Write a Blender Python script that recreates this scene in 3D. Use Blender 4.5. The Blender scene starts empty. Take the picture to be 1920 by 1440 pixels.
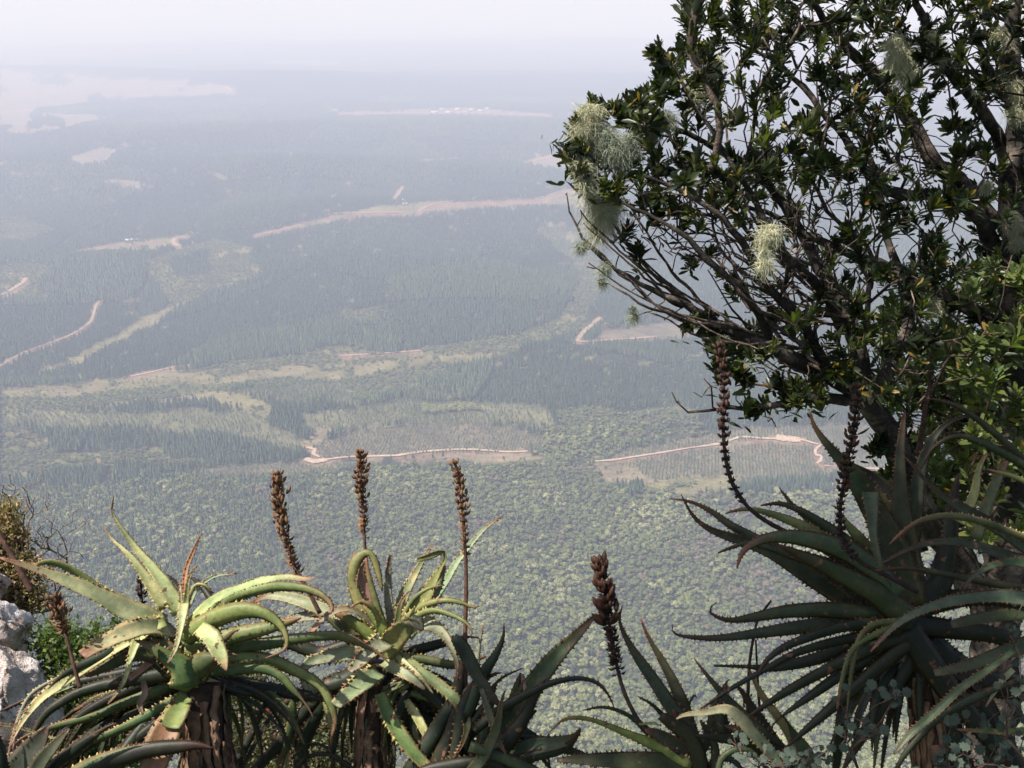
import bpy, bmesh, math, random
import numpy as np
from mathutils import Vector, Matrix, noise

# ------------------------------------------------------------------ camera, sky, sun, exposure
R = math.radians
W0, H0, F = 1920.0, 1440.0, 2059.0
PITCH = 19.5                       # camera looks this many degrees below the horizon
scn = bpy.context.scene
C = scn.collection
cam_d = bpy.data.cameras.new('camera')
cam = bpy.data.objects.new('camera', cam_d); C.objects.link(cam)
cam.location = (0, 0, 0)
cam.rotation_euler = (R(90 - PITCH), 0, 0)
cam_d.sensor_width = 36; cam_d.lens = 36 * F / W0
cam_d.clip_start = 0.05; cam_d.clip_end = 90000
scn.camera = cam

SUN_EL, SUN_AZ = 60.0, -108.0      # azimuth measured clockwise from the view direction (+Y)
world = bpy.data.worlds.new('World'); scn.world = world
world.use_nodes = True
wn = world.node_tree
sky = wn.nodes.new('ShaderNodeTexSky'); sky.sky_type = 'NISHITA'; sky.sun_disc = False
sky.sun_elevation = R(SUN_EL); sky.sun_rotation = R(SUN_AZ)
sky.air_density = 1.0; sky.dust_density = 2.5; sky.ozone_density = 1.0
bg = wn.nodes['Background']; bg.inputs['Strength'].default_value = 0.075
wn.links.new(sky.outputs[0], bg.inputs['Color'])
sun_d = bpy.data.lights.new('sun', 'SUN'); sun_d.energy = 4.2; sun_d.angle = R(0.6)
sun_d.color = (1.0, 0.95, 0.90)
sun = bpy.data.objects.new('sun', sun_d); C.objects.link(sun)
sdir = Vector((math.cos(R(SUN_EL)) * math.sin(R(SUN_AZ)), math.cos(R(SUN_EL)) * math.cos(R(SUN_AZ)), math.sin(R(SUN_EL))))
sun.rotation_euler = sdir.to_track_quat('Z', 'Y').to_euler()
scn.view_settings.view_transform = 'Standard'
scn.view_settings.look = 'None'; scn.view_settings.gamma = 1
scn.view_settings.use_curve_mapping = False
scn.view_settings.exposure = 0.75
cy = scn.cycles
cy.max_bounces = 6; cy.diffuse_bounces = 3; cy.glossy_bounces = 2; cy.transmission_bounces = 2
cy.transparent_max_bounces = 4; cy.volume_bounces = 4
cy.caustics_reflective = False; cy.caustics_refractive = False
cy.use_denoising = True
scn.render.use_persistent_data = False

rng = np.random.default_rng(7)
rnd = random.Random(11)
FWD = np.array([0, math.cos(R(PITCH)), -math.sin(R(PITCH))])
UPV = np.array([0, math.sin(R(PITCH)), math.cos(R(PITCH))])
RGT = np.array([1.0, 0, 0])
def at(px, py, d):
    """pixel of the photograph + metres in front of the camera -> point"""
    return FWD * d + RGT * ((px - 960) / F * d) - UPV * ((py - 720) / F * d)
def to_px(P):
    P = np.asarray(P, float); d = P @ FWD
    d = np.where(d < 0.1, 0.1, d)
    return 960 + (P @ RGT) / d * F, 720 - (P @ UPV) / d * F

# ------------------------------------------------------------------ helpers
def link(o, parent=None):
    C.objects.link(o)
    if parent is not None: o.parent = parent
    return o
def thing(name, label, cat, loc, group=None):
    o = bpy.data.objects.new(name, None); C.objects.link(o)
    o.location = loc; o.empty_display_size = 0.1
    o['label'] = label; o['category'] = cat
    if group: o['group'] = group
    return o
def tag(o, label=None, cat=None, group=None, kind=None):
    if label: o['label'] = label
    if cat: o['category'] = cat
    if group: o['group'] = group
    if kind: o['kind'] = kind
    return o
def mesh_np(name, verts, faces, mats, smooth=True, cols=None, fmat=None, origin=None):
    """verts (n,3); faces list of tuples or (m,k) array -> mesh"""
    me = bpy.data.meshes.new(name)
    v = np.asarray(verts, np.float64)
    if origin is not None: v = v - np.asarray(origin)[None, :]
    if isinstance(faces, np.ndarray):
        m, k = faces.shape
        me.vertices.add(len(v)); me.vertices.foreach_set('co', v.ravel())
        me.loops.add(m * k); me.loops.foreach_set('vertex_index', faces.astype(np.int32).ravel())
        me.polygons.add(m)
        me.polygons.foreach_set('loop_start', np.arange(0, m * k, k, dtype=np.int32))
    else:
        me.vertices.add(len(v)); me.vertices.foreach_set('co', v.ravel())
        lens = np.fromiter((len(f) for f in faces), np.int32, len(faces))
        flat = np.fromiter((i for f in faces for i in f), np.int32, int(lens.sum()))
        me.loops.add(len(flat)); me.loops.foreach_set('vertex_index', flat)
        me.polygons.add(len(faces))
        st = np.concatenate([[0], np.cumsum(lens)[:-1]]).astype(np.int32)
        me.polygons.foreach_set('loop_start', st)
    if not isinstance(mats, (list, tuple)): mats = [mats]
    for m_ in mats: me.materials.append(m_)
    if fmat is not None: me.polygons.foreach_set('material_index', np.asarray(fmat, np.int32))
    me.update(calc_edges=True); me.validate()
    if smooth: me.polygons.foreach_set('use_smooth', np.ones(len(me.polygons), bool))
    if cols is not None:
        a = me.color_attributes.new('col', 'FLOAT_COLOR', 'POINT')
        c = np.ones((len(v), 4), np.float32); c[:, :3] = np.asarray(cols)[:, :3]
        a.data.foreach_set('color', c.ravel())
    return me
def obj_np(name, verts, faces, mats, parent=None, origin=None, **kw):
    """one mesh object; with a parent (an Empty without rotation) vertices are made local to it"""
    org = np.array(parent_world(parent)) if parent is not None else (np.zeros(3) if origin is None else np.array(origin))
    me = mesh_np(name, verts, faces, mats, origin=org, **kw)
    o = bpy.data.objects.new(name, me)
    link(o, parent)
    if parent is None and origin is not None: o.location = tuple(org)
    return o
def parent_world(p):
    v = Vector((0, 0, 0))
    while p is not None:
        v = v + p.location; p = p.parent
    return v

def nmat(name):
    m = bpy.data.materials.new(name); m.use_nodes = True
    nt = m.node_tree; b = nt.nodes['Principled BSDF']
    return m, nt, b
def N(nt, kind, **kw):
    n = nt.nodes.new(kind)
    for k, v in kw.items():
        if k.startswith('i_'):
            key = k[2:]
            n.inputs[int(key) if key.isdigit() else key].default_value = v
        else: setattr(n, k, v)
    return n
def noise_tex(nt, scale, detail=4, rough=0.55, coord='Object', dist=0.0):
    tc = N(nt, 'ShaderNodeTexCoord')
    n = N(nt, 'ShaderNodeTexNoise'); n.inputs['Scale'].default_value = scale
    n.inputs['Detail'].default_value = detail; n.inputs['Roughness'].default_value = rough
    n.inputs['Distortion'].default_value = dist
    nt.links.new(tc.outputs[coord], n.inputs['Vector'])
    return n
def ramp(nt, fac, stops):
    r = N(nt, 'ShaderNodeValToRGB')
    e = r.color_ramp.elements
    while len(e) > 1: e.remove(e[0])
    e[0].position = stops[0][0]; e[0].color = tuple(stops[0][1]) + (1,)
    for p, c in stops[1:]:
        k = e.new(p); k.color = tuple(c) + (1,)
    nt.links.new(fac, r.inputs['Fac'])
    return r
def mix(nt, a, b, fac, mode='MIX'):
    m = N(nt, 'ShaderNodeMix', data_type='RGBA', blend_type=mode)
    for s, x in ((6, a), (7, b), (0, fac)):
        if hasattr(x, 'links') or hasattr(x, 'is_linked'): nt.links.new(x, m.inputs[s])
        elif s == 0: m.inputs[0].default_value = x
        else: m.inputs[s].default_value = tuple(x) + (1,) if len(x) == 3 else x
    return m.outputs[2]
def bump(nt, b, height, strength=0.5, dist=0.01):
    bm_ = N(nt, 'ShaderNodeBump'); bm_.inputs['Strength'].default_value = strength
    bm_.inputs['Distance'].default_value = dist
    nt.links.new(height, bm_.inputs['Height']); nt.links.new(bm_.outputs[0], b.inputs['Normal'])
# ------------------------------------------------------------------ the valley: shape of the land
Z0 = -700.0
def vnoise(x, y, s, seed=0):
    """smooth value noise, vectorised"""
    u = x / s + 137.3 * seed + 1000; v = y / s + 71.7 * seed + 1000
    iu = np.floor(u).astype(np.int64); iv = np.floor(v).astype(np.int64)
    fu = u - iu; fv = v - iv
    fu = fu * fu * (3 - 2 * fu); fv = fv * fv * (3 - 2 * fv)
    def h(a, b):
        n = (a * 374761393 + b * 668265263 + seed * 982451653) & 0x7fffffff
        n = ((n ^ (n >> 13)) * 1274126177) & 0x7fffffff
        return ((n ^ (n >> 16)) & 0xffff) / 65535.0
    a = h(iu, iv); b = h(iu + 1, iv); c = h(iu, iv + 1); d = h(iu + 1, iv + 1)
    return (a * (1 - fu) + b * fu) * (1 - fv) + (c * (1 - fu) + d * fu) * fv
def fbm(x, y, s, seed=0, o=4):
    t = 0; a = 1; n = 0
    for k in range(o):
        t = t + a * vnoise(x, y, s / 2 ** k, seed + k); n += a; a *= 0.5
    return t / n
def gp(px, py, z=Z0):                                   # pixel -> point on the flat valley floor
    dx = (px - 960) / F; dy = -(py - 720) / F
    d = FWD + RGT * dx + UPV * dy
    t = z / d[2]
    return d[0] * t, d[1] * t
RIDGES = []          # (x0,y0,x1,y1,width,height): low ridges of the plantation country
for (a, b, w, h) in (((520, 420), (1100, 400), 260, 40), ((0, 520), (420, 500), 240, 30), ((560, 795), (1040, 790), 110, 26),
                     ((1180, 815), (1750, 800), 120, 24), ((0, 790), (420, 775), 110, 18), ((700, 520), (1000, 600), 300, 30),
                     ((0, 330), (500, 350), 420, 45), ((950, 690), (1500, 720), 150, 16), ((550, 330), (1100, 345), 400, 55),
                     ((20, 140), (500, 158), 900, 50), ((540, 160), (1300, 150), 1100, 45), ((500, 262), (1100, 258), 600, 50),
                     ((350, 88), (1500, 84), 1900, 80), ((0, 260), (300, 280), 500, 50)):
    p = gp(*a); q = gp(*b); RIDGES.append((p[0], p[1], q[0], q[1], w, h))
def land(x, y):
    x = np.asarray(x, float); y = np.asarray(y, float)
    r = np.hypot(x, y)
    z = np.full_like(r, Z0) + (fbm(x, y, 900, 3) - 0.5) * 66 + (fbm(x, y, 3800, 9) - 0.5) * 120 * np.clip((r - 3500) / 12000, 0, 1)
    for (x0, y0, x1, y1, w, h) in RIDGES:
        ux, uy = x1 - x0, y1 - y0; L = math.hypot(ux, uy); ux /= L; uy /= L
        t = np.clip((x - x0) * ux + (y - y0) * uy, 0, L)
        dd = np.hypot(x - x0 - ux * t, y - y0 - uy * t)
        z = z + h * np.exp(-(dd / w) ** 2)
    # foot slope of the escarpment
    # escarpment: plateau under the camera, cliff, steep wooded foot
    e = np.interp(y, [-3000, -3, 1.2, 2.5, 3.6, 6, 12, 60, 330, 800, 1050], [-20, -1.7, -1.8, -2.42, -3.05, -6.6, -15, -92, -345, -672, -700])
    k = np.clip((y - 780) / 250, 0, 1); k = k * k * (3 - 2 * k)
    k0 = np.clip(y / 300, 0, 1)
    z = e * (1 - k) + z * k + (1 - k) * k0 * (fbm(x, y, 260, 13) - 0.6) * 50
    # streams cut into it
    g = vnoise(x, y, 420, 21) + 0.5 * vnoise(x, y, 190, 22)
    z = z - 16 * np.exp(-((g - 0.75) / 0.07) ** 2) * np.clip((1900 - r) / 500, 0, 1)
    return z

# land cover, drawn as patches on the map of the valley
MS = 2                                                   # map cell, photograph pixels
cover = np.zeros((720, 960), np.uint8)                   # 0 = pine plantation
yy, xx = np.mgrid[0:720, 0:960]; XX = xx * MS + 1.0; YY = yy * MS + 1.0
wob = (fbm(XX, YY * 2.2, 70, 31, 6) - 0.5) * 46; wob2 = (fbm(XX, YY * 2.2, 70, 41, 6) - 0.5) * 18
def poly(cls, pts, w=1.0):
    n = len(pts); ins = np.zeros(cover.shape, bool)
    X = XX + wob * w; Y = YY + wob2 * w
    for i in range(n):
        x0, y0 = pts[i]; x1, y1 = pts[(i + 1) % n]
        if y0 == y1: continue
        c = (Y >= min(y0, y1)) & (Y < max(y0, y1))
        ins ^= c & (X < x0 + (Y - y0) * (x1 - x0) / (y1 - y0))
    cover[ins] = cls
PINE, WOOD, GRASS, SCRUB, ROWS, SOIL, LIME, PALE, THIN = range(9)
poly(WOOD, [(0, 905), (150, 915), (300, 890), (420, 885), (560, 892), (640, 868), (700, 862), (1000, 862), (1020, 800), (1080, 790), (1250, 800), (1320, 790), (1330, 812),
            (1180, 835), (1105, 870), (1180, 925), (1500, 925), (1700, 915), (2100, 915), (2100, 1500), (-100, 1500), (-100, 905)], .8)
poly(GRASS, [(-50, 735), (120, 715), (300, 700), (400, 688), (600, 676), (800, 664), (960, 655), (900, 680), (800, 700), (700, 712), (560, 712), (480, 722), (420, 735), (520, 765), (500, 790), (400, 752), (280, 752), (130, 772), (-50, 800)])
poly(SCRUB, [(-50, 745), (150, 738), (400, 715), (560, 705), (640, 712), (560, 725), (380, 735), (250, 750), (-50, 775)], 1.6)
poly(THIN, [(400, 742), (560, 718), (760, 706), (800, 730), (640, 755), (500, 752)], 1.4)
poly(THIN, [(-50, 775), (150, 772), (300, 765), (400, 762), (520, 795), (560, 800), (600, 830), (560, 842), (420, 815), (200, 800), (-50, 806)], 1.4)
poly(THIN, [(560, 770), (800, 745), (1020, 760), (1050, 800), (960, 792), (700, 795), (600, 812)], 1.2)
poly(SCRUB, [(620, 700), (740, 690), (860, 680), (840, 705), (700, 735), (640, 740)], 1.6)
poly(SCRUB, [(360, 692), (450, 672), (560, 664), (650, 645), (720, 660), (850, 645), (960, 622), (1050, 595), (1085, 560), (1060, 480), (1010, 430), (1060, 420), (1120, 500), (1135, 560), (1090, 620), (960, 655), (820, 668), (640, 682), (480, 690), (400, 700)], 1.2)
poly(SCRUB, [(285, 490), (330, 470), (400, 448), (470, 455), (490, 505), (410, 540), (330, 578), (300, 540)], 1.2)
poly(PINE, [(330, 480), (400, 470), (395, 510), (345, 520)], 1.0)
poly(GRASS, [(470, 505), (330, 580), (250, 625), (160, 670), (60, 705), (80, 690), (200, 635), (300, 580), (400, 540)], 1.0)
poly(SCRUB, [(640, 580), (700, 576), (720, 598), (690, 608), (650, 602)], .8)
poly(LIME, [(775, 757), (880, 755), (910, 768), (790, 772)], .8)
poly(SCRUB, [(-50, 410), (60, 415), (110, 430), (40, 455), (-50, 450)], 1.)
poly(SCRUB, [(-50, 505), (40, 490), (110, 500), (60, 530), (90, 560), (-50, 550)], 1.)
poly(GRASS, [(100, 482), (190, 456), (330, 442), (345, 455), (290, 468), (200, 474)], .5)
poly(SOIL, [(480, 445), (560, 420), (640, 400), (700, 386), (780, 386), (900, 378), (1000, 372), (1090, 352), (1120, 352), (1120, 388), (1000, 386), (900, 390), (780, 402), (640, 410), (560, 430)], .4)
poly(GRASS, [(690, 384), (860, 376), (860, 388), (760, 396), (690, 398)], .8)
poly(GRASS, [(1040, 372), (1120, 360), (1120, 380), (1050, 382)], .3)
poly(ROWS, [(575, 850), (600, 825), (680, 804), (850, 790), (960, 796), (1045, 826), (1000, 846), (800, 856), (600, 864)], .5)
poly(ROWS, [(1112, 866), (1180, 838), (1330, 812), (1420, 800), (1600, 792), (1720, 800), (1720, 892), (1560, 892), (1400, 906), (1300, 912), (1120, 884)], .5)
poly(SOIL, [(1115, 872), (1200, 880), (1230, 905), (1130, 900)], 1.)
poly(GRASS, [(1210, 905), (1390, 890), (1390, 918), (1200, 935)], 1.)
poly(ROWS, [(330, 878), (560, 862), (680, 868), (560, 890), (420, 892)], .8)
poly(SOIL, [(590, 866), (1000, 852), (1040, 856), (960, 868), (700, 868)], .5)
poly(SOIL, [(560, 840), (600, 806), (650, 797), (620, 815), (590, 838)], .5)
poly(SCRUB, [(-50, 800), (60, 812), (120, 850), (330, 830), (300, 850), (420, 862), (-50, 900)], 1.4)
poly(SCRUB, [(1040, 770), (1300, 762), (1320, 795), (1060, 800)], 1.4)
poly(ROWS, [(1110, 640), (1130, 615), (1300, 600), (1400, 625), (1240, 640)], .5)
poly(SOIL, [(1290, 650), (1340, 645), (1330, 655)], .5)
# far country
poly(PALE, [(-50, 134), (40, 131), (200, 146), (340, 150), (440, 164), (438, 178), (280, 182), (180, 190), (30, 208), (-50, 215)], .25)
poly(PALE, [(-50, 212), (60, 210), (225, 218), (130, 238), (60, 252), (-50, 245)], .25)
poly(PALE, [(135, 292), (190, 277), (218, 281), (200, 304), (140, 311)], .3)
poly(PALE, [(-50, 295), (40, 303), (-50, 312)], .3)
poly(PALE, [(420, 302), (500, 296), (490, 299), (430, 304)], .2)
poly(PALE, [(20, 322), (110, 326), (20, 329)], .2)
poly(PALE, [(145, 340), (240, 336), (290, 350), (270, 360), (220, 345)], .3)
poly(PALE, [(620, 211), (700, 208), (860, 201), (920, 205), (1035, 214), (1030, 219), (900, 214), (700, 216)], .1)
poly(PALE, [(985, 306), (1062, 284), (1110, 290), (1090, 320), (1050, 319)], .15)
poly(PALE, [(500, 60), (900, 56), (1000, 62), (700, 68)], .3)
poly(PALE, [(450, 118), (700, 112), (620, 122)], .3)
poly(SOIL, [(760, 300), (870, 294), (800, 305)], .3)
fn = fbm(XX, YY * 2.4, 34, 33, 5); fn2 = fbm(XX + 500, YY * 2.6, 22, 35, 4)
cover[(cover == GRASS) & (fn > .66) & (YY > 640) & (YY < 830)] = SOIL
cover[(cover == GRASS) & (fn < .33) & (YY > 400)] = SCRUB
cover[(cover == PINE) & (fn2 > .745) & (YY > 260)] = GRASS
cover[(cover == PINE) & (fn2 < .235) & (YY > 320)] = SCRUB
cover[(cover == PALE) & (fn < .40)] = PINE
cover[(cover == SCRUB) & (fn2 > .70)] = GRASS
ROADS = [  # centre line on the photograph, width in metres, tone
    ('dirt_road', [(572, 861), (600, 863), (650, 858), (700, 857), (780, 854), (850, 852), (930, 851), (990, 847)], 4.5, 0),
    ('dirt_road', [(572, 861), (590, 866), (612, 862)], 13, 0),
    ('dirt_road', [(600, 858), (588, 852), (590, 844), (575, 841)], 6, 0),
    ('dirt_road', [(1112, 866), (1150, 864), (1200, 857), (1300, 840), (1400, 829), (1450, 825), (1490, 824), (1522, 832), (1538, 842), (1528, 852), (1540, 862), (1532, 870)], 4.5, 0),
    ('dirt_road', [(1455, 822), (1480, 825), (1500, 826)], 18, 0),
    ('dirt_road', [(1232, 632), (1160, 637), (1090, 641), (1086, 634), (1100, 618), (1125, 596)], 9, 1),
    ('dirt_road', [(480, 441), (520, 433), (555, 424), (570, 424)], 9, 1),
    ('dirt_road', [(785, 402), (792, 392), (830, 384), (900, 380), (960, 378), (1010, 376), (1045, 362), (1085, 355), (1120, 350)], 9, 1),
    ('dirt_road', [(610, 411), (680, 404), (760, 401)], 10, 1),
    ('dirt_road', [(0, 688), (40, 664), (90, 645), (130, 630), (160, 612), (172, 600), (180, 575), (187, 566)], 6, 1),
    ('dirt_road', [(-20, 562), (20, 548), (42, 532), (48, 522)], 12, 1),
    ('dirt_road', [(245, 706), (285, 698), (320, 690), (356, 685)], 6, 0),
    ('dirt_road', [(335, 462), (325, 454), (330, 447), (348, 444)], 12, 1),
    ('dirt_road', [(-60, 180), (60, 172), (200, 167), (400, 163), (436, 173)], 24, 2),
    ('dirt_road', [(-60, 218), (20, 210), (60, 205)], 24, 2),
    ('dirt_road', [(640, 214), (760, 212), (900, 212), (1030, 217)], 20, 2),
    ('dirt_road', [(985, 305), (1062, 286)], 14, 1),
    ('dirt_road', [(640, 668), (700, 664), (790, 660)], 5, 0),
    ('dirt_road', [(120, 476), (200, 462), (300, 452)], 6, 1),
    ('dirt_road', [(740, 372), (755, 352)], 10, 1),
    ('dirt_road', [(1545, 874), (1600, 878), (1680, 882)], 6, 0),
    ('dirt_road', [(1560, 910), (1600, 895)], 5, 0),
]
def road_line(pts, n=10):
    P = []
    for i in range(len(pts) - 1):
        p0 = np.array(pts[max(i - 1, 0)], float); p1 = np.array(pts[i], float); p2 = np.array(pts[i + 1], float); p3 = np.array(pts[min(i + 2, len(pts) - 1)], float)
        for k in range(n):
            t = k / n
            P.append(0.5 * (2 * p1 + (p2 - p0) * t + (2 * p0 - 5 * p1 + 4 * p2 - p3) * t * t + (3 * p1 - p0 - 3 * p2 + p3) * t ** 3))
    P.append(np.array(pts[-1], float)); return np.array(P)
def drop_many(L):                                       # pixels -> points on the land (march along the sight lines)
    L = np.asarray(L, float); d = FWD[None] + RGT[None] * ((L[:, :1] - 960) / F) - UPV[None] * ((L[:, 1:] - 720) / F)
    t = 700 / -d[:, 2] * 0.80
    for k in range(120):
        p = d * t[:, None]; g = p[:, 2] - land(p[:, 0], p[:, 1])
        if g.max() < 0.5: break
        t = t + np.clip(g, 0, None) * 1.0 / -d[:, 2] * np.where(-d[:, 2] > .15, .8, .6)
    return d * t[:, None]
def drop(px, py): return drop_many([(px, py)])[0]
road_cells = np.zeros(cover.shape, bool)
ROAD3D = []
for (nm, pts, w, tone) in ROADS:
    L = road_line(pts)
    P3 = drop_many(L)
    ROAD3D.append((nm, P3, w, tone))
    for (a, b), p in zip(L, P3):
        d = np.linalg.norm(p); rx = max(w * 0.8 * F / d, 2.5); ry = max(rx * 0.35, 2.0)
        road_cells |= ((XX - a) / (rx + 2)) ** 2 + ((YY - b - ry * .3) / (ry + 2)) ** 2 < 1
def cover_at(x, y, z):
    px, py = to_px(np.stack([x, y, z], -1))
    inside = (px > 0) & (px < 1919) & (py > 0) & (py < 1439)
    i = np.clip((py / MS).astype(int), 0, 719); j = np.clip((px / MS).astype(int), 0, 959)
    c = cover[i, j].astype(int); rd = road_cells[i, j] & inside
    r = np.hypot(x, y)
    out = np.where(r < 1500, WOOD, np.where(fbm(x, y, 1400, 51) > 0.62, GRASS, PINE))
    out = np.where((fbm(x, y, 900, 61) > 0.64) & (r > 1500), SCRUB, out)
    return np.where(inside, c, out), rd

# ------------------------------------------------------------------ valley floor mesh (polar sheet, finer where it is nearer)
LOW = [0]
def valley():
    r = [2.5]
    while r[-1] < 60000: r.append(r[-1] * (1.05 if r[-1] < 500 else 1.0085 if r[-1] < 9000 else 1.03))
    r = np.array(r)
    th = np.concatenate([np.linspace(-180, -30, 60)[:-1], np.linspace(-30, 30, 470), np.linspace(30, 180, 60)[1:-1]])
    T, Rr = np.meshgrid(R(1) * th, r)
    x = Rr * np.sin(T); y = Rr * np.cos(T); z = land(x, y)
    n, m = x.shape
    V = np.stack([x, y, z], -1).reshape(-1, 3)
    LOW[0] = V[:, 2].min()
    i = np.arange(n - 1)[:, None] * m; j = np.arange(m)[None, :]; j2 = (j + 1) % m
    Fc = np.stack([i + j, i + j2, i + m + j2, i + m + j], -1).reshape(-1, 4)
    c, rd = cover_at(V[:, 0], V[:, 1], V[:, 2])
    col = np.array([(.030, .040, .024), (.040, .052, .026), (.170, .155, .080), (.100, .105, .050), (.150, .130, .090), (.185, .155, .105), (.07, .09, .03), (.185, .155, .120), (.135, .135, .075)])[c]
    rr = np.hypot(V[:, 0], V[:, 1])
    # beyond the last modelled trees the canopy colour has crown self-shadow painted in
    far = np.clip((rr - 7000) / 1500, 0, 1)[:, None]
    canopy = np.array([(.020, .034, .020)])
    col = np.where(((c == PINE) | (c == WOOD) | (c == SCRUB))[:, None], col * (1 - far) + canopy * far, col)
    k = fbm(V[:, 0], V[:, 1], 1500, 81)[:, None]
    vf = np.clip((rr - 13000) / 6000, 0, 1)[:, None]
    col = col * (1 - vf) + vf * np.where(k > 0.52, np.array([(.10, .085, .06)]), np.array([(.03, .04, .028)]))
    col = np.where((rd)[:, None], np.array([(.22, .145, .105)]), col)
    m_, nt, b = nmat('valley_ground')
    at_ = N(nt, 'ShaderNodeAttribute', attribute_name='col')
    n1 = noise_tex(nt, 0.02, 6, .65); n2 = noise_tex(nt, 0.12, 4, .6)
    r1 = ramp(nt, n1.outputs['Fac'], [(0.3, (.62, .62, .62)), (.7, (1.35, 1.3, 1.25))])
    r2 = ramp(nt, n2.outputs['Fac'], [(0.3, (.6, .62, .6)), (.7, (1.3, 1.3, 1.3))])
    cc = mix(nt, mix(nt, at_.outputs['Color'], r1.outputs[0], 1.0, 'MULTIPLY'), r2.outputs[0], 1.0, 'MULTIPLY')
    nt.links.new(cc, b.inputs['Base Color']); b.inputs['Roughness'].default_value = 1.0
    b.inputs['Specular IOR Level'].default_value = 0.0
    o = obj_np('valley_floor', V, Fc, m_, cols=col)
    o['kind'] = 'structure'
    return o
valley()
def road_mesh():
    for t, c in enumerate([(.44, .33, .245), (.34, .26, .185), (.34, .27, .215)]):
        m_, nt, b = nmat('dirt_road_%d' % t)
        n1 = noise_tex(nt, 0.15, 5, .7)
        r1 = ramp(nt, n1.outputs['Fac'], [(0.3, tuple(v * .75 for v in c)), (.55, c), (.75, tuple(min(v * 1.3, .6) for v in c))])
        nt.links.new(r1.outputs[0], b.inputs['Base Color']); b.inputs['Roughness'].default_value = 1.0
        b.inputs['Specular IOR Level'].default_value = 0.0
        mats_road.append(m_)
    for q, (nm, P, w, tone) in enumerate(ROAD3D):
        V = []; n = len(P)
        for i in range(n):
            t = P[min(i + 1, n - 1)] - P[max(i - 1, 0)]; t[2] = 0; L = np.linalg.norm(t)
            t = t / max(L, 1e-6); s = np.array([-t[1], t[0], 0])
            ww = w * (0.75 + 0.5 * rnd.random()) * (1 if 0 < i < n - 1 else .6)
            for k in (-.5, 0, .5):
                p = P[i] + s * ww * k
                z = float(land(np.array([p[0]]), np.array([p[1]]))[0])
                V.append((p[0], p[1], z + 1.6 + (0.25 if k == 0 else 0)))
        Fc = []
        for i in range(n - 1):
            a = i * 3
            Fc += [(a, a + 1, a + 4, a + 3), (a + 1, a + 2, a + 5, a + 4)]
        o = obj_np(nm, V, Fc, mats_road[tone]); o['kind'] = 'structure'
mats_road = []
road_mesh()

# ------------------------------------------------------------------ woods and plantations (nobody could count them)
def leaf_mat(name, stops, rough=0.7, attr='tint', trans=0.0):
    m_, nt, b = nmat(name)
    a = N(nt, 'ShaderNodeAttribute', attribute_name=attr, attribute_type='INSTANCER')
    r_ = ramp(nt, a.outputs['Fac'], stops)
    n1 = noise_tex(nt, 0.9, 4, .7)
    r1 = ramp(nt, n1.outputs['Fac'], [(0.3, (.55, .58, .55)), (.7, (1.4, 1.35, 1.25))])
    nt.links.new(mix(nt, r_.outputs[0], r1.outputs[0], 1.0, 'MULTIPLY'), b.inputs['Base Color'])
    b.inputs['Roughness'].default_value = rough; b.inputs['Specular IOR Level'].default_value = 0.15
    return m_
def ico(sub):
    bm = bmesh.new(); bmesh.ops.create_icosphere(bm, subdivisions=sub, radius=1)
    v = np.array([q.co[:] for q in bm.verts]); f = np.array([[w_.index for w_ in p.verts] for p in bm.faces]); bm.free()
    return v, f
ICO = {k: ico(k) for k in (1, 2, 3)}
def crown_mesh(name, mat, seed, lumps, h, wid, sub=2, rough=.28, nleaf=330):
    """irregular leafy crown: ragged lumps with a shell of leaf sprays standing off them, unit metres"""
    g = np.random.default_rng(seed); V = []; Fc = []; off = 0
    v0, f0 = ICO[1]; cs = []
    for k in range(lumps):
        a = g.uniform(0, 6.28); rr = wid * .34 * math.sqrt(g.uniform(.1, 1)) if k else 0
        c = np.array([rr * math.cos(a), rr * math.sin(a), h * (.60 + g.uniform(-.16, .16) - (.08 if k else 0))])
        s = np.array([1, 1, .75]) * wid * (.29 if k == 0 else g.uniform(.13, .24))
        cs.append((c, s)); v = v0 * (1 + g.normal(0, rough, len(v0)))[:, None] * s * .86 + c
        V.append(v); Fc.append(f0 + off); off += len(v)
    w = np.array([s[0] ** 2 for _, s in cs]); w /= w.sum(); lv = []; lf = []
    for q in range(nleaf):
        c, s = cs[int(g.choice(len(cs), p=w))]; d = nrm_(g.normal(size=3)); d[2] = abs(d[2]) if g.random() < .7 else d[2]
        p = c + d * s * g.uniform(.85, 1.18); n_ = nrm_(d + g.normal(0, .55, 3)); u = nrm_(np.cross(n_, g.normal(size=3))); t = np.cross(n_, u); z = wid * g.uniform(.045, .095)
        b = off + len(lv); lv += [p + u * z, p + t * z * .9 + n_ * z * .2, p - u * z, p - t * z * .9 - n_ * z * .1]; lf += [(b, b + 1, b + 2), (b, b + 2, b + 3)]
    V.append(np.array(lv)); Fc.append(np.array(lf))
    return mesh_np(name, np.concatenate(V), np.concatenate(Fc), mat, smooth=False)
def nrm_(v): return v / max(np.linalg.norm(v), 1e-9)
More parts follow.
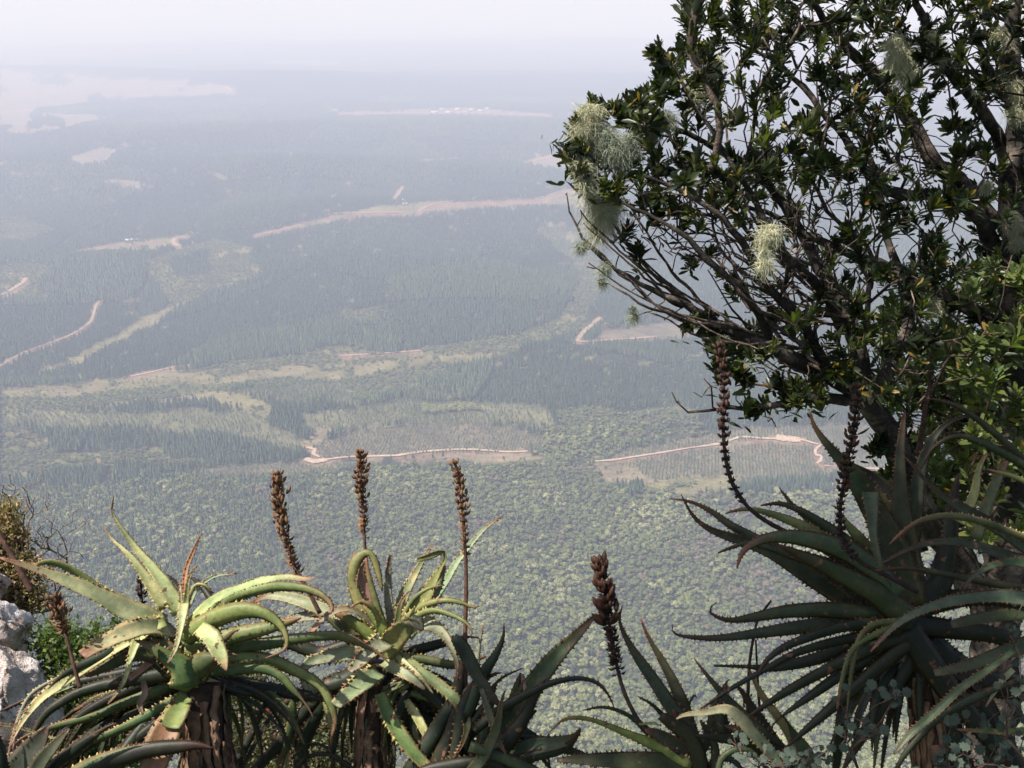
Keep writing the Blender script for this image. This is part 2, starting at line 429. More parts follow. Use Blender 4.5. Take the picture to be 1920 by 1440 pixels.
def pine_mesh(name, mat, seed, h, wid, tiers=6, n=9):
    """conifer: ragged skirts of branches round a trunk"""
    g = np.random.default_rng(seed); V = []; Fc = []
    for t in range(tiers):
        z0 = h * (.30 + .66 * t / tiers); z1 = z0 + h * .26 * (1 - .4 * t / tiers); rr = wid * .5 * (1 - t / tiers) ** .8 + .25
        top = len(V); V.append((g.normal(0, .1), g.normal(0, .1), min(z1, h)))
        base = len(V)
        for k in range(n * 2):
            a = math.pi * k / n + g.uniform(-.15, .15)
            q = rr * (g.uniform(.85, 1.2) if k % 2 == 0 else g.uniform(.35, .6))
            V.append((q * math.cos(a), q * math.sin(a), z0 + g.uniform(-.4, .4) + (0 if k % 2 == 0 else .5)))
        for k in range(n * 2):
            Fc.append((top, base + k, base + (k + 1) % (2 * n)))
    b = len(V)
    for k in range(4):
        a = math.pi * k / 2; V.append((.18 * math.cos(a), .18 * math.sin(a), -1.0))
    for k in range(4):
        a = math.pi * k / 2; V.append((.08 * math.cos(a), .08 * math.sin(a), h * .8))
    for k in range(4): Fc.append((b + k, b + (k + 1) % 4, b + 4 + (k + 1) % 4, b + 4 + k))
    return mesh_np(name, V, Fc, mat, smooth=False)
def proto(cname, meshes):
    col = bpy.data.collections.new(cname)
    for i, me in enumerate(meshes):
        o = bpy.data.objects.new('%s_%d' % (cname, i), me); col.objects.link(o)
    return col
def scatter(name, label_kind, P, col, ncol, tint, scale, mat_dummy=None):
    """one object: points that carry instances of the crowns"""
    me = bpy.data.meshes.new(name)
    me.vertices.add(len(P)); me.vertices.foreach_set('co', np.asarray(P, np.float32).ravel())
    g = np.random.default_rng(len(P))
    a = me.attributes.new('pick', 'INT', 'POINT'); a.data.foreach_set('value', g.integers(0, ncol, len(P)).astype(np.int32))
    a = me.attributes.new('tint', 'FLOAT', 'POINT'); a.data.foreach_set('value', np.asarray(tint, np.float32))
    a = me.attributes.new('scl', 'FLOAT_VECTOR', 'POINT'); a.data.foreach_set('vector', np.asarray(scale, np.float32).ravel())
    a = me.attributes.new('rot', 'FLOAT_VECTOR', 'POINT')
    r_ = np.zeros((len(P), 3), np.float32); r_[:, 2] = g.uniform(0, 6.28, len(P)); r_[:, :2] = g.normal(0, .06, (len(P), 2))
    a.data.foreach_set('vector', r_.ravel())
    me.update()
    o = bpy.data.objects.new(name, me); C.objects.link(o)
    ng = bpy.data.node_groups.new(name, 'GeometryNodeTree')
    ng.interface.new_socket('Geometry', in_out='INPUT', socket_type='NodeSocketGeometry')
    ng.interface.new_socket('Geometry', in_out='OUTPUT', socket_type='NodeSocketGeometry')
    gi = ng.nodes.new('NodeGroupInput'); go = ng.nodes.new('NodeGroupOutput')
    ci = ng.nodes.new('GeometryNodeCollectionInfo'); ci.inputs['Collection'].default_value = col
    ci.inputs['Separate Children'].default_value = True; ci.inputs['Reset Children'].default_value = True
    ip = ng.nodes.new('GeometryNodeInstanceOnPoints'); ip.inputs['Pick Instance'].default_value = True
    def na(nm, t):
        n = ng.nodes.new('GeometryNodeInputNamedAttribute'); n.data_type = t; n.inputs['Name'].default_value = nm
        return [s for s in n.outputs if s.enabled and s.name == 'Attribute'][0]
    ng.links.new(gi.outputs[0], ip.inputs['Points']); ng.links.new(ci.outputs[0], ip.inputs['Instance'])
    ng.links.new(na('pick', 'INT'), ip.inputs['Instance Index'])
    ng.links.new(na('scl', 'FLOAT_VECTOR'), ip.inputs['Scale'])
    er = ng.nodes.new('FunctionNodeEulerToRotation')
    ng.links.new(na('rot', 'FLOAT_VECTOR'), er.inputs[0]); ng.links.new(er.outputs[0], ip.inputs['Rotation'])
    ng.links.new(ip.outputs[0], go.inputs[0])
    md = o.modifiers.new('scatter', 'NODES'); md.node_group = ng
    o['kind'] = 'stuff'; o['label'] = label_kind
    return o
m_broad = leaf_mat('broadleaf_crown', [(0, (.27, .215, .165)), (.17, (.22, .19, .125)), (.26, (.150, .172, .078)), (.5, (.150, .188, .074)), (.75, (.215, .250, .092)), (.9, (.27, .29, .12)), (1, (.36, .37, .19))])
m_pine = leaf_mat('pine_crown', [(0, (.040, .072, .036)), (.5, (.066, .112, .054)), (.85, (.115, .165, .075)), (1, (.17, .14, .085))])
m_young = leaf_mat('young_pine', [(0, (.050, .090, .042)), (1, (.095, .140, .060))])
m_bush = leaf_mat('scrub_crown', [(0, (.22, .19, .13)), (.3, (.15, .19, .08)), (.6, (.15, .21, .085)), (.85, (.22, .27, .11)), (1, (.30, .33, .16))])
def blocks(x, y, size=330.):
    """plantation compartments: id and distance to the ride between them"""
    xw = x + (fbm(x, y, 500, 5) - .5) * 220; yw = (y + (fbm(x, y, 500, 6) - .5) * 220) * .8
    iu = np.floor(xw / size); iv = np.floor(yw / size); d1 = np.full(x.shape, 1e9); d2 = d1.copy(); idd = np.zeros(x.shape)
    for a in (-1, 0, 1):
        for b in (-1, 0, 1):
            cu = iu + a; cv = iv + b; h = np.sin(cu * 127.1 + cv * 311.7) * 43758.5453; h = h - np.floor(h); h2 = np.sin(cu * 269.5 + cv * 183.3) * 43758.5453; h2 = h2 - np.floor(h2)
            d = np.hypot((cu + .15 + .7 * h) * size - xw, (cv + .15 + .7 * h2) * size - yw); nw = d < d1
            d2 = np.where(nw, d1, np.minimum(d2, d)); d1 = np.where(nw, d, d1); idd = np.where(nw, h * 7.3 + h2 * 3.1, idd)
    return idd - np.floor(idd), (d2 - d1)
c_broad = proto('broadleaf', [crown_mesh('broadleaf', m_broad, s, 7 + s % 4, 9.5 + s % 3, 9.8, 2, .27) for s in range(7)])
c_pine = proto('pine', [pine_mesh('pine', m_pine, s, 15 + s, 5.4) for s in range(4)])
c_young = proto('young', [pine_mesh('young_pine', m_young, s, 4.2, 3.3, 3, 5) for s in range(2)])
c_bush = proto('bush', [crown_mesh('bush', m_bush, 40 + s, 3, 6.5, 7, 2, .2) for s in range(4)])
def ring_points(r0, r1, sp, half=33):
    n = int(0.5 * R(2 * half) * (r1 * r1 - r0 * r0) / sp ** 2)
    # jittered grid keeps crowns evenly spaced
    ys = np.arange(r0 * math.cos(R(half)) - sp, r1 + sp, sp); xs = np.arange(-r1 * math.sin(R(half)), r1 * math.sin(R(half)), sp)
    X, Y = np.meshgrid(xs, ys); X = X + rng.uniform(-.42, .42, X.shape) * sp; Y = Y + rng.uniform(-.42, .42, Y.shape) * sp
    X = X.ravel(); Y = Y.ravel(); rr = np.hypot(X, Y); k = (rr >= r0) & (rr < r1) & (np.abs(X) < Y * math.tan(R(half)))
    return X[k], Y[k]
store = {k: [[], [], []] for k in ('pine', 'broad', 'bush', 'lime')}
for (r0, r1, sp) in ((560, 1200, 5.0), (1200, 1800, 5.5), (1800, 2700, 6.2), (2700, 4200, 8.0), (4200, 8200, 14.0)):
    x, y = ring_points(r0, r1, sp); z = land(x, y)
    c, rd = cover_at(x, y, z + 4)
    big = max(1.0, sp / 8.5)
    g = rng
    def put(kind, mask, s_lo, s_hi, zoff=0, tint=None, flat=1.0):
        k = np.nonzero(mask)[0]
        s = g.uniform(s_lo, s_hi, len(k)) * big
        t = g.uniform(0, 1, len(k)) if tint is None else tint[k]
        store[kind][0].append(np.stack([x[k], y[k], z[k] + zoff], -1)); store[kind][1].append(t)
        store[kind][2].append(np.stack([s, s, s * flat * (1.0 if big < 1.2 else .62)], -1))
    ok = ~rd
    sel = np.ones(len(x), bool)
    bi, bd = blocks(x, y); hb = .62 + .55 * bi
    keep = (bd > 5 + .002 * np.hypot(x, y)) & (g.random(len(x)) < .985 - .16 * (bi < .25)) & ~((fbm(x, y, 130, 72) > .70) & (g.random(len(x)) < .7))
    tb_ = np.clip(.15 + .5 * bi + .3 * (fbm(x, y, 260, 71) - .5) + g.normal(0, .16, len(x)) + (g.random(len(x)) < .012) * .6, 0, 1)
    for lo, hi, sl, sh in ((0, .33, .60, .95), (.33, .66, .75, 1.1), (.66, 1.01, .88, 1.22)): put('pine', (c == PINE) & ok & keep & (bi >= lo) & (bi < hi), sl, sh, tint=tb_)
    put('bush', (c == PINE) & ok & ~keep & (g.random(len(x)) < .35), .35, .8, zoff=-.6)
    pt = fbm(x, y, 85, 91); pt2 = fbm(x, y, 30, 92)
    tb = np.clip(.56 + (pt - .5) * 1.25 + (pt2 - .5) * .5 + g.normal(0, .17, len(x)), 0, 1)
    gul = fbm(x, y, 150, 97)
    em = g.random(len(x)) < .07
    put('broad', (c == WOOD) & ok & ~em & (g.random(len(x)) < .90 - .6 * (np.abs(gul - .5) < .012)), .40, .92, tint=tb, zoff=-1.2, flat=.95)
    put('broad', (c == WOOD) & ok & em, 1.0, 1.35, tint=np.clip(tb + .1, 0, 1), zoff=-.5, flat=1.0)
    put('pine', (c == WOOD) & ok & (g.random(len(x)) < np.where((x < -300) & (y > 900), .5, .03)), .7, .95, zoff=-2, tint=np.clip(g.normal(.5, .2, len(x)), 0, 1))
    put('pine', (c == THIN) & ok & (g.random(len(x)) < np.clip(.25 + 1.0 * fbm(x, y, 120, 99), 0, .9)), .34, .62, tint=np.clip(g.normal(.65, .2, len(x)), 0, 1))
    sc = fbm(x, y, 70, 93)
    put('bush', (c == SCRUB) & ok & (g.random(len(x)) < np.clip((sc - .18) * 2.6, 0.1, .95)), .6, 1.3, zoff=-.8)
    put('bush', (c == GRASS) & ok & (g.random(len(x)) < np.clip((sc - .50) * 1.4, 0.03, .4)), .3, .75, zoff=-.6)
    put('pine', (c == GRASS) & ok & (g.random(len(x)) < .03), .3, .7)
    put('bush', (c == SOIL) & ok & (g.random(len(x)) < .10), .3, .8, zoff=-.6)
    put('lime', (c == LIME) & ok, .7, 1.1, tint=np.clip(g.normal(.85, .1, len(x)), 0, 1))
    put('bush', (c == PALE) & ok & (g.random(len(x)) < .02), .4, .8)
def flush(kind, name, label, col, n):
    P, T, S = (np.concatenate(q) for q in store[kind]); scatter(name, label, P, col, n, T, S); print(name, len(P))
flush('pine', 'pine_plantation', 'dark green pine plantation covering the valley hills', c_pine, 4)
flush('broad', 'indigenous_forest', 'dense mixed green broadleaf forest at the foot of the escarpment', c_broad, 7)
flush('bush', 'river_scrub', 'light green scrub and small trees along the valley streams', c_bush, 4)
flush('lime', 'pale_tree_belt', 'belt of pale lime green trees below the middle plantation', c_broad, 7)
# young plantation set out in rows
PX = []
for (ax, ay, bx, by) in ((420, 885, 1060, 785), (1090, 920, 1760, 790)):
    p = gp(ax, ay); q = gp(bx, by)
    xs = np.arange(min(p[0], gp(ax, by)[0]) - 60, max(q[0], gp(bx, ay)[0]) + 60, 5.4); ys = np.arange(p[1] - 40, q[1] + 60, 4.6)
    X, Y = np.meshgrid(xs, ys); X = X + .18 * (Y - p[1]) + rng.normal(0, .7, X.shape); Y = Y + .1 * X + rng.normal(0, .35, Y.shape)
    PX.append(np.stack([X.ravel(), Y.ravel()], -1))
PX = np.concatenate(PX); z = land(PX[:, 0], PX[:, 1]); c, rd = cover_at(PX[:, 0], PX[:, 1], z + 1)
k = (c == ROWS) & ~rd & (rng.random(len(z)) < np.clip(.5 + 1.1 * fbm(PX[:, 0], PX[:, 1], 150, 95), 0, 1))
P = np.stack([PX[k, 0], PX[k, 1], z[k]], -1); s = rng.uniform(.6, 1.25, k.sum())
scatter('young_plantation', 'rows of small planted pines on pinkish cleared soil beside the dirt roads', P, c_young, 2, rng.uniform(0, 1, k.sum()), np.stack([s, s, s], -1))
print('young', k.sum())

# ------------------------------------------------------------------ haze
def haze():
    s = 62000.0; z0 = float(LOW[0]) - 1.5; z1 = 16.0
    V = [(-s, -s, z0), (s, -s, z0), (s, s, z0), (-s, s, z0), (-s, -s, z1), (s, -s, z1), (s, s, z1), (-s, s, z1)]
    Fc = [(0, 3, 2, 1), (4, 5, 6, 7), (0, 1, 5, 4), (1, 2, 6, 5), (2, 3, 7, 6), (3, 0, 4, 7)]
    m_ = bpy.data.materials.new('haze'); m_.use_nodes = True; nt = m_.node_tree; nt.nodes.clear()
    out = nt.nodes.new('ShaderNodeOutputMaterial'); pv = nt.nodes.new('ShaderNodeVolumePrincipled')
    pv.inputs['Color'].default_value = HAZE_COL + (1,); pv.inputs['Density'].default_value = HAZE_DENS
    pv.inputs['Absorption Color'].default_value = (.88, .76, 1, 1); pv.inputs['Anisotropy'].default_value = 0.0
    nt.links.new(pv.outputs[0], out.inputs['Volume'])
    o = obj_np('haze', V, Fc, m_, smooth=False); o['kind'] = 'stuff'; o['label'] = 'pale lavender haze filling the air over the valley'
HAZE_COL = (0.72, 0.76, 1.0); HAZE_DENS = 2.05e-4
haze()
# ------------------------------------------------------------------ aloes on the cliff edge
def nrm(v): return v / max(np.linalg.norm(v), 1e-9)
def catmull(P, n):
    """resample control rows (any width) to n rows, evenly along the line"""
    P = np.asarray(P, float); m = len(P)
    if m == 2: P = np.array([P[0], (P[0] + P[1]) / 2, P[1]]); m = 3
    Q = []
    E = np.concatenate([[2 * P[0] - P[1]], P, [2 * P[-1] - P[-2]]])
    for i in range(m - 1):
        p0, p1, p2, p3 = E[i], E[i + 1], E[i + 2], E[i + 3]
        for k in range(12):
            t = k / 12
            Q.append(0.5 * (2 * p1 + (p2 - p0) * t + (2 * p0 - 5 * p1 + 4 * p2 - p3) * t * t + (3 * p1 - p0 - 3 * p2 + p3) * t ** 3))
    Q.append(P[-1]); Q = np.array(Q)
    s = np.concatenate([[0], np.cumsum(np.linalg.norm(np.diff(Q[:, :3], axis=0), axis=1))])
    t = np.linspace(0, s[-1], n)
    return np.stack([np.interp(t, s, Q[:, k]) for k in range(Q.shape[1])], -1)
def tubes(paths, radii, sides=6, wob=0.0, g=None):
    """tapered tubes joined into one list of vertices and faces"""
    V = []; Fc = []; 
    for P, Rr in zip(paths, radii):
        P = np.asarray(P, float); n = len(P); T = np.gradient(P, axis=0)
        T /= np.maximum(np.linalg.norm(T, axis=1), 1e-9)[:, None]
        a = np.cross(T[0], [0.3, 0.2, 1.0]); a = nrm(a) if np.linalg.norm(a) > 1e-3 else np.array([1., 0, 0])
        b0 = len(V)
        for i in range(n):
            a = nrm(a - T[i] * (a @ T[i])); b = np.cross(T[i], a)
            for k in range(sides):
                q = 2 * math.pi * k / sides; rr = Rr[i] * (1 + (wob * (g.random() - .5) * 2 if wob else 0))
                V.append(P[i] + (a * math.cos(q) + b * math.sin(q)) * rr)
        for i in range(n - 1):
            for k in range(sides):
                k2 = (k + 1) % sides
                Fc.append((b0 + i * sides + k, b0 + i * sides + k2, b0 + (i + 1) * sides + k2, b0 + (i + 1) * sides + k))
        Fc.append(tuple(b0 + (n - 1) * sides + k for k in range(sides)))
        Fc.append(tuple(b0 + k for k in reversed(range(sides))))
    return V, Fc

def aloe_mat():
    m, nt, b = nmat('aloe_leaf')
    a = N(nt, 'ShaderNodeAttribute', attribute_name='col')
    n1 = noise_tex(nt, 14, 5, .6); n2 = noise_tex(nt, 70, 3, .7); n3 = noise_tex(nt, 33, 2, .5)
    r1 = ramp(nt, n1.outputs['Fac'], [(.3, (.62, .70, .62)), (.55, (1.05, 1.03, 1.0)), (.75, (1.35, 1.18, 1.1))])
    r2 = ramp(nt, n2.outputs['Fac'], [(.3, (.74, .76, .74)), (.7, (1.18, 1.16, 1.14))])
    c = mix(nt, mix(nt, a.outputs['Color'], r1.outputs[0], 1.0, 'MULTIPLY'), r2.outputs[0], 1.0, 'MULTIPLY')
    sp = ramp(nt, n3.outputs['Fac'], [(.665, (0, 0, 0)), (.70, (1, 1, 1))])
    c = mix(nt, c, (.16, .075, .045), sp.outputs[0])
    nt.links.new(c, b.inputs['Base Color']); b.inputs['Roughness'].default_value = .5
    b.inputs['Specular IOR Level'].default_value = .30
    bump(nt, b, n2.outputs['Fac'], .25, .004)
    return m
def simple_mat(name, c0, c1, scale=20, rough=.8, bstr=.4, bd=.004, spec=.25, detail=5):
    m, nt, b = nmat(name)
    n1 = noise_tex(nt, scale, detail, .65)
    r1 = ramp(nt, n1.outputs['Fac'], [(.32, c0), (.68, c1)])
    nt.links.new(r1.outputs[0], b.inputs['Base Color']); b.inputs['Roughness'].default_value = rough
    b.inputs['Specular IOR Level'].default_value = spec
    bump(nt, b, n1.outputs['Fac'], bstr, bd)
    return m
M_ALOE = aloe_mat()
def tooth_mat():
    m, nt, b = nmat('aloe_tooth')
    a = N(nt, 'ShaderNodeAttribute', attribute_name='col')
    nt.links.new(a.outputs['Color'], b.inputs['Base Color']); b.inputs['Roughness'].default_value = .5
    return m
M_TOOTH = tooth_mat()
M_DRY = simple_mat('dry_aloe_leaf', (.075, .040, .024), (.30, .185, .115), 18, .85, .6, .006)
M_STALK = simple_mat('flower_stalk', (.055, .030, .022), (.16, .085, .055), 40, .7, .4, .003)
M_STALKD = simple_mat('dark_stalk', (.020, .014, .013), (.060, .038, .032), 40, .8, .4, .003)
M_POD = simple_mat('seed_pod', (.060, .026, .014), (.36, .20, .10), 25, .6, .4, .003)
M_PODD = simple_mat('dark_seed_pod', (.020, .011, .009), (.125, .052, .028), 22, .5, .4, .003)
COLS = {'y': (.430, .445, .200), 'g': (.215, .255, .090), 'd': (.095, .125, .052), 'b': (.048, .064, .034), 's': (.088, .108, .066),  # leaf tones carry light: pale for sunlit leaves, near black for shaded
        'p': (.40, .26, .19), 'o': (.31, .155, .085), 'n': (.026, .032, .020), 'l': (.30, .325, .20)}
TIPC = np.array([.22, .085, .06])
NLEAF = [0]
def aloe_leaf(parent, spec, D, col='g', face='f', a=25., z=(0, 0), teeth=1.0, tipred=1.0):
    """one leaf traced by its mid line: 'x,y,width ...' on the photograph, base first; D = metres away"""
    NLEAF[0] += 1; seed = NLEAF[0]; g = np.random.default_rng(1000 + seed)
    K = np.array([[float(q) for q in t.split(',')] for t in spec.split()])
    if col in 'nbd' and K[-1, 2] > 5 and teeth == 1.0:          # leaves in the darker shade tones run out into a point
        dv = K[-1, :2] - K[-2, :2]; dv = dv / max(np.hypot(*dv), 1) * min(28 + K[-1, 2] * 1.5, 90)
        K = np.concatenate([K, [[K[-1, 0] + dv[0] * .6, K[-1, 1] + dv[1] * .6 + 4, K[-1, 2] * .5], [K[-1, 0] + dv[0], K[-1, 1] + dv[1] + 14, 2]]])
    if col not in 'n': K[:, 2] *= .88
    if col == 'n': K[:, 2] *= np.where(K[:, 2] > 34, .62, .85)
    m = len(K); tt = np.linspace(0, 1, m)
    zz = np.interp(tt, np.linspace(0, 1, len(z)), z)
    P = np.array([at(K[i, 0], K[i, 1], D + zz[i]) for i in range(m)])
    Wd = K[:, 2] * (D + zz) / F
    L = np.linalg.norm(np.diff(P, axis=0), axis=1).sum()
    n = int(np.clip(L / .018, 12, 46))
    Q = catmull(np.concatenate([P, Wd[:, None]], 1), n)
    P = Q[:, :3]; Wd = np.maximum(Q[:, 3], .0012)
    T = np.gradient(P, axis=0); T /= np.linalg.norm(T, axis=1)[:, None]
    up = np.array([0, 0, 1.0]); ar = R(a + g.uniform(-6, 6)); sg = 1 if face == 'f' else -1
    NN = []; WW = []; prevU = None
    for i in range(n):
        c = nrm(-P[i]); c = nrm(c - T[i] * (c @ T[i]))              # towards the camera, square to the leaf
        u = np.cross(T[i], c)
        if prevU is None:
            if u[2] < 0: u = -u
        elif u @ prevU < 0: u = -u
        prevU = u
        nn = nrm(c * sg * math.cos(ar) + u * math.sin(ar)); ww = np.cross(T[i], nn)
        NN.append(nn); WW.append(ww)
    NN = np.array(NN); WW = np.array(WW)
    k = 1 / max(math.cos(ar), .45)
    t = np.linspace(0, 1, n)
    S = np.array([-1, -.66, -.33, 0, .33, .66, 1]); 
    V = []; cols = []
    base = np.array(COLS[col]) * g.uniform(.88, 1.14, 3) * g.uniform(.92, 1.08)
    t0_ = g.uniform(.62, .84)
    tc_ = TIPC * (.35 if col in 'nb' else 1); ec_ = np.array([.30, .20, .09]) * (.22 if col in 'nbs' else .9)  # tips and edges darkened too where the leaf tone paints shade
    cup = .13 + .05 * g.random(); thick = .15 - .04 * t
    wav = g.normal(0, .07, n); wav = np.convolve(wav, [.25, .5, .25], 'same')
    ed = np.convolve(g.random(n + 4), np.ones(3) / 3, 'same')[:n] ** 2 * 2.2; bl = np.convolve(g.normal(0, .16, n + 6), np.ones(4) / 4, 'same')[:n]
    amb = base * .9 + np.array([.03, .0, .0])
    for i in range(n):
        h = Wd[i] * .5 * k; w = 2 * h
        tipf = np.clip((t[i] - t0_) / (1 - t0_), 0, 1) ** 1.2 * tipred
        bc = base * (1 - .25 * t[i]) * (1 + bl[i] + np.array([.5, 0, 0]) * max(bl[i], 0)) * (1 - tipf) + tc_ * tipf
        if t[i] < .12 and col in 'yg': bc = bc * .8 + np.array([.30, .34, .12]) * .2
        for s in S:
            V.append(P[i] + WW[i] * h * s + NN[i] * (w * cup * (abs(s) ** 1.5 - .55) + w * wav[i] * s)); 
            e = min(abs(s) ** 5 * (.3 + ed[i]), .9)
            cols.append(bc * (1 - e) + ec_ * e + bc * e * .1)
        for s in S[-2:0:-1]:
            V.append(P[i] + WW[i] * h * s * .98 + NN[i] * (w * cup * (s * s - .55) - w * thick[i] * (1 - s * s) ** .6 + w * wav[i] * s)); cols.append(bc)
    r = 12; Fc = []
    for i in range(n - 1):
        for q in range(r):
            q2 = (q + 1) % r
            Fc.append((i * r + q, i * r + q2, (i + 1) * r + q2, (i + 1) * r + q))
    Fc.append(tuple(range(r - 1, -1, -1))); Fc.append(tuple((n - 1) * r + q for q in range(r)))
    fm = [0] * len(Fc)
    if teeth > 0:
        sp = .0155 * D / 3.6; 
        for side in (-1, 1):
            s_ = np.concatenate([[0], np.cumsum(np.linalg.norm(np.diff(P, axis=0), axis=1))]); d = sp * (1 + g.random())
            while d < s_[-1] * .97:
                i = min(np.searchsorted(s_, d), n - 1); f = (d - s_[i - 1]) / max(s_[i] - s_[i - 1], 1e-6)
                p = P[i - 1] * (1 - f) + P[i] * f; w_ = (Wd[i - 1] * (1 - f) + Wd[i] * f); h = w_ * .5 * k
                e = p + WW[i] * h * side + NN[i] * (2 * h * cup * .45)
                tl = (.0036 + .0036 * min(w_ / .05, 1)) * teeth * g.uniform(.45, 1.35) * D / 3.6; tb = tl * .8
                b0 = len(V)
                o = WW[i] * side
                V += [e - T[i] * tb - o * tl * .3, e + T[i] * tb - o * tl * .3, e + NN[i] * tb * .5 - o * tl * .3, e + o * tl + T[i] * tl * .55 + NN[i] * tl * .15]
                tc = np.array([.46, .42, .15]) if t[i] < .30 + .4 * g.random() and col in 'ygld' else np.array([.27, .14, .07])
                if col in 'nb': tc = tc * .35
                cols += [tc * .8] * 3 + [tc * np.array([1.1, .8, .6])]
                Fc += [(b0, b0 + 1, b0 + 3), (b0 + 1, b0 + 2, b0 + 3), (b0 + 2, b0, b0 + 3)]; fm += [1] * 3
                d += sp * g.uniform(.6, 1.5) * (.75 + .5 * min(w_ / .06, 1))
    o = obj_np('leaf', V, Fc, [M_ALOE, M_TOOTH], parent, cols=np.array(cols), fmat=fm)
    return o

def pod_mesh(name, mat, L=.024, Rr=.0055, open_=False):
    V = []; Fc = []; n = 7; s = 8
    for i in range(n):
        t = i / (n - 1); rr = Rr * (math.sin(math.pi * (t * .93 + .05)) ** .8)
        for k in range(s):
            q = 2 * math.pi * k / s; w = 1 + .16 * math.cos(3 * q)
            V.append((rr * w * math.cos(q), rr * w * math.sin(q), L * t))
    for i in range(n - 1):
        for k in range(s): Fc.append((i * s + k, i * s + (k + 1) % s, (i + 1) * s + (k + 1) % s, (i + 1) * s + k))
    Fc.append(tuple(range(s - 1, -1, -1))); Fc.append(tuple((n - 1) * s + k for k in range(s)))
    return mesh_np(name, V, Fc, mat)
def bract_mesh(name, mat, L=.02, w=.006):
    V = [(-w / 2, 0, 0), (w / 2, 0, 0), (-w * .5, w * .3, L * .45), (w * .5, w * .3, L * .45), (0, -w * .15, L * .45), (0, w * 1.2, L)]
    Fc = [(0, 1, 4), (0, 4, 2), (1, 3, 4), (2, 4, 5), (4, 3, 5), (0, 2, 3, 1), (2, 5, 3)]
    return mesh_np(name, V, Fc, mat, smooth=False)
PODM = {'l': [pod_mesh('seed_pod', M_POD), pod_mesh('seed_pod', M_POD, .030, .0065), pod_mesh('seed_pod', M_PODD, .02, .005)],
        'd': [pod_mesh('seed_pod', M_PODD), pod_mesh('seed_pod', M_PODD, .034, .0068), pod_mesh('seed_pod', M_PODD, .022, .006)]}
BRM = {'l': bract_mesh('bract', M_POD), 'd': bract_mesh('bract', M_STALKD)}
def flower_stalk(parent, spec, D, race, kind='l', rw=.02, npod=60, stemw=4.0, z=(0, 0), podscale=1.0, hairs=0, label=None):
    """spec = 'x,y ...' from the foot; race = (y_low, y_high) part that carries pods, as fraction of length"""
    K = np.array([[float(q) for q in t.split(',')] for t in spec.split()])
    zz = np.interp(np.linspace(0, 1, len(K)), np.linspace(0, 1, len(z)), z)
    P = catmull(np.array([at(k[0], k[1], D + q) for k, q in zip(K, zz)]), 40)
    g = np.random.default_rng(int(K.sum()) + npod)
    t = np.linspace(0, 1, 40)
    rad = stemw * D / F * (1 - .55 * t) * (1 + g.normal(0, .05, 40))
    V, Fc = tubes([P], [rad], 8)
    # scars and small bracts up the stem
    T = np.gradient(P, axis=0); T /= np.linalg.norm(T, axis=1)[:, None]
    for q in range(14):
        f = g.uniform(.15, race[0]); i = int(f * 39); a = nrm(np.cross(T[i], g.normal(size=3))); p = P[i] + a * rad[i] * .8; b0 = len(V)
        s = np.cross(T[i], a) * .003
        V += [p - s, p + s, p - T[i] * .004, p + a * .006 + T[i] * .012]; Fc += [(b0, b0 + 1, b0 + 3), (b0 + 1, b0 + 2, b0 + 3), (b0 + 2, b0, b0 + 3)]
    st = obj_np('flower_stalk', V, Fc, M_STALK if kind == 'l' else M_STALKD, parent)
    if label: st['label'] = label
    org = np.array(parent_world(parent))
    def place(nm, me, p, ax, s):
        o = bpy.data.objects.new(nm, me); C.objects.link(o); o.parent = st
        q = Vector(ax).to_track_quat('Z', 'Y'); e = q.to_matrix().to_4x4()
        rotz = Matrix.Rotation(g.uniform(0, 6.28), 4, 'Z')
        o.matrix_local = Matrix.Translation(Vector(p - org)) @ e @ rotz @ Matrix.Diagonal((s, s, s, 1))
    npod = int(npod * 1.5)
    for q in range(npod):
        if g.random() < .12: continue
        f = race[0] + (race[1] - race[0]) * ((q + g.random()) / npod) ** .9; i = min(int(f * 39), 38)
        u = (f - race[0]) / (race[1] - race[0])
        aa = nrm(np.cross(T[i], g.normal(size=3))); up = T[i]
        env = rw * (.75 + .9 * math.sin(math.pi * min(u * .75 + .2, 1))) * g.uniform(.5, 1.15)
        big = u > .35
        p = P[i] + aa * rad[i]; ax = nrm(aa * (.75 + .3 * g.random()) + up * g.uniform(.5, 1.5))
        if big: place('seed_pod', PODM[kind][int(g.integers(0, 3))], p + aa * env * .55 * g.random() ** .7, nrm(aa * g.uniform(.2, .9) + up * g.uniform(.8, 1.5) + g.normal(0, .18, 3)), podscale * g.uniform(.8, 1.25))
        else: place('seed_pod', PODM[kind][2 if g.random() < .6 else 0], p, ax, podscale * g.uniform(.45, .85))
    # dry bracts and thread-like remains between the pods, joined
    V = []; Fc = []
    for q in range(int(npod * 2.2) + hairs):
        f = race[0] - .06 + (race[1] - race[0] + .04) * g.random(); i = min(max(int(f * 39), 0), 38); aa = nrm(np.cross(T[i], g.normal(size=3)))
        ax = nrm(aa + T[i] * g.uniform(-.5, 1.1)); l = rw * g.uniform(.5, 1.15); w = .0011 if q > npod * 2 else g.uniform(.0015, .004); s = nrm(np.cross(ax, T[i])) * w
        p = P[i] + aa * rad[i] * .5; b0 = len(V)
        V += [p - s, p + s, p + ax * l * .6 + s * .7 + T[i] * w, p + ax * l * .6 - s * .7 - T[i] * w, p + ax * l + T[i] * l * .25]
        Fc += [(b0, b0 + 1, b0 + 2, b0 + 3), (b0 + 3, b0 + 2, b0 + 4)]
    o = obj_np('dry_bracts', V, Fc, M_POD if kind == 'l' else M_STALKD, st, smooth=False); o['kind'] = 'stuff'
    return st
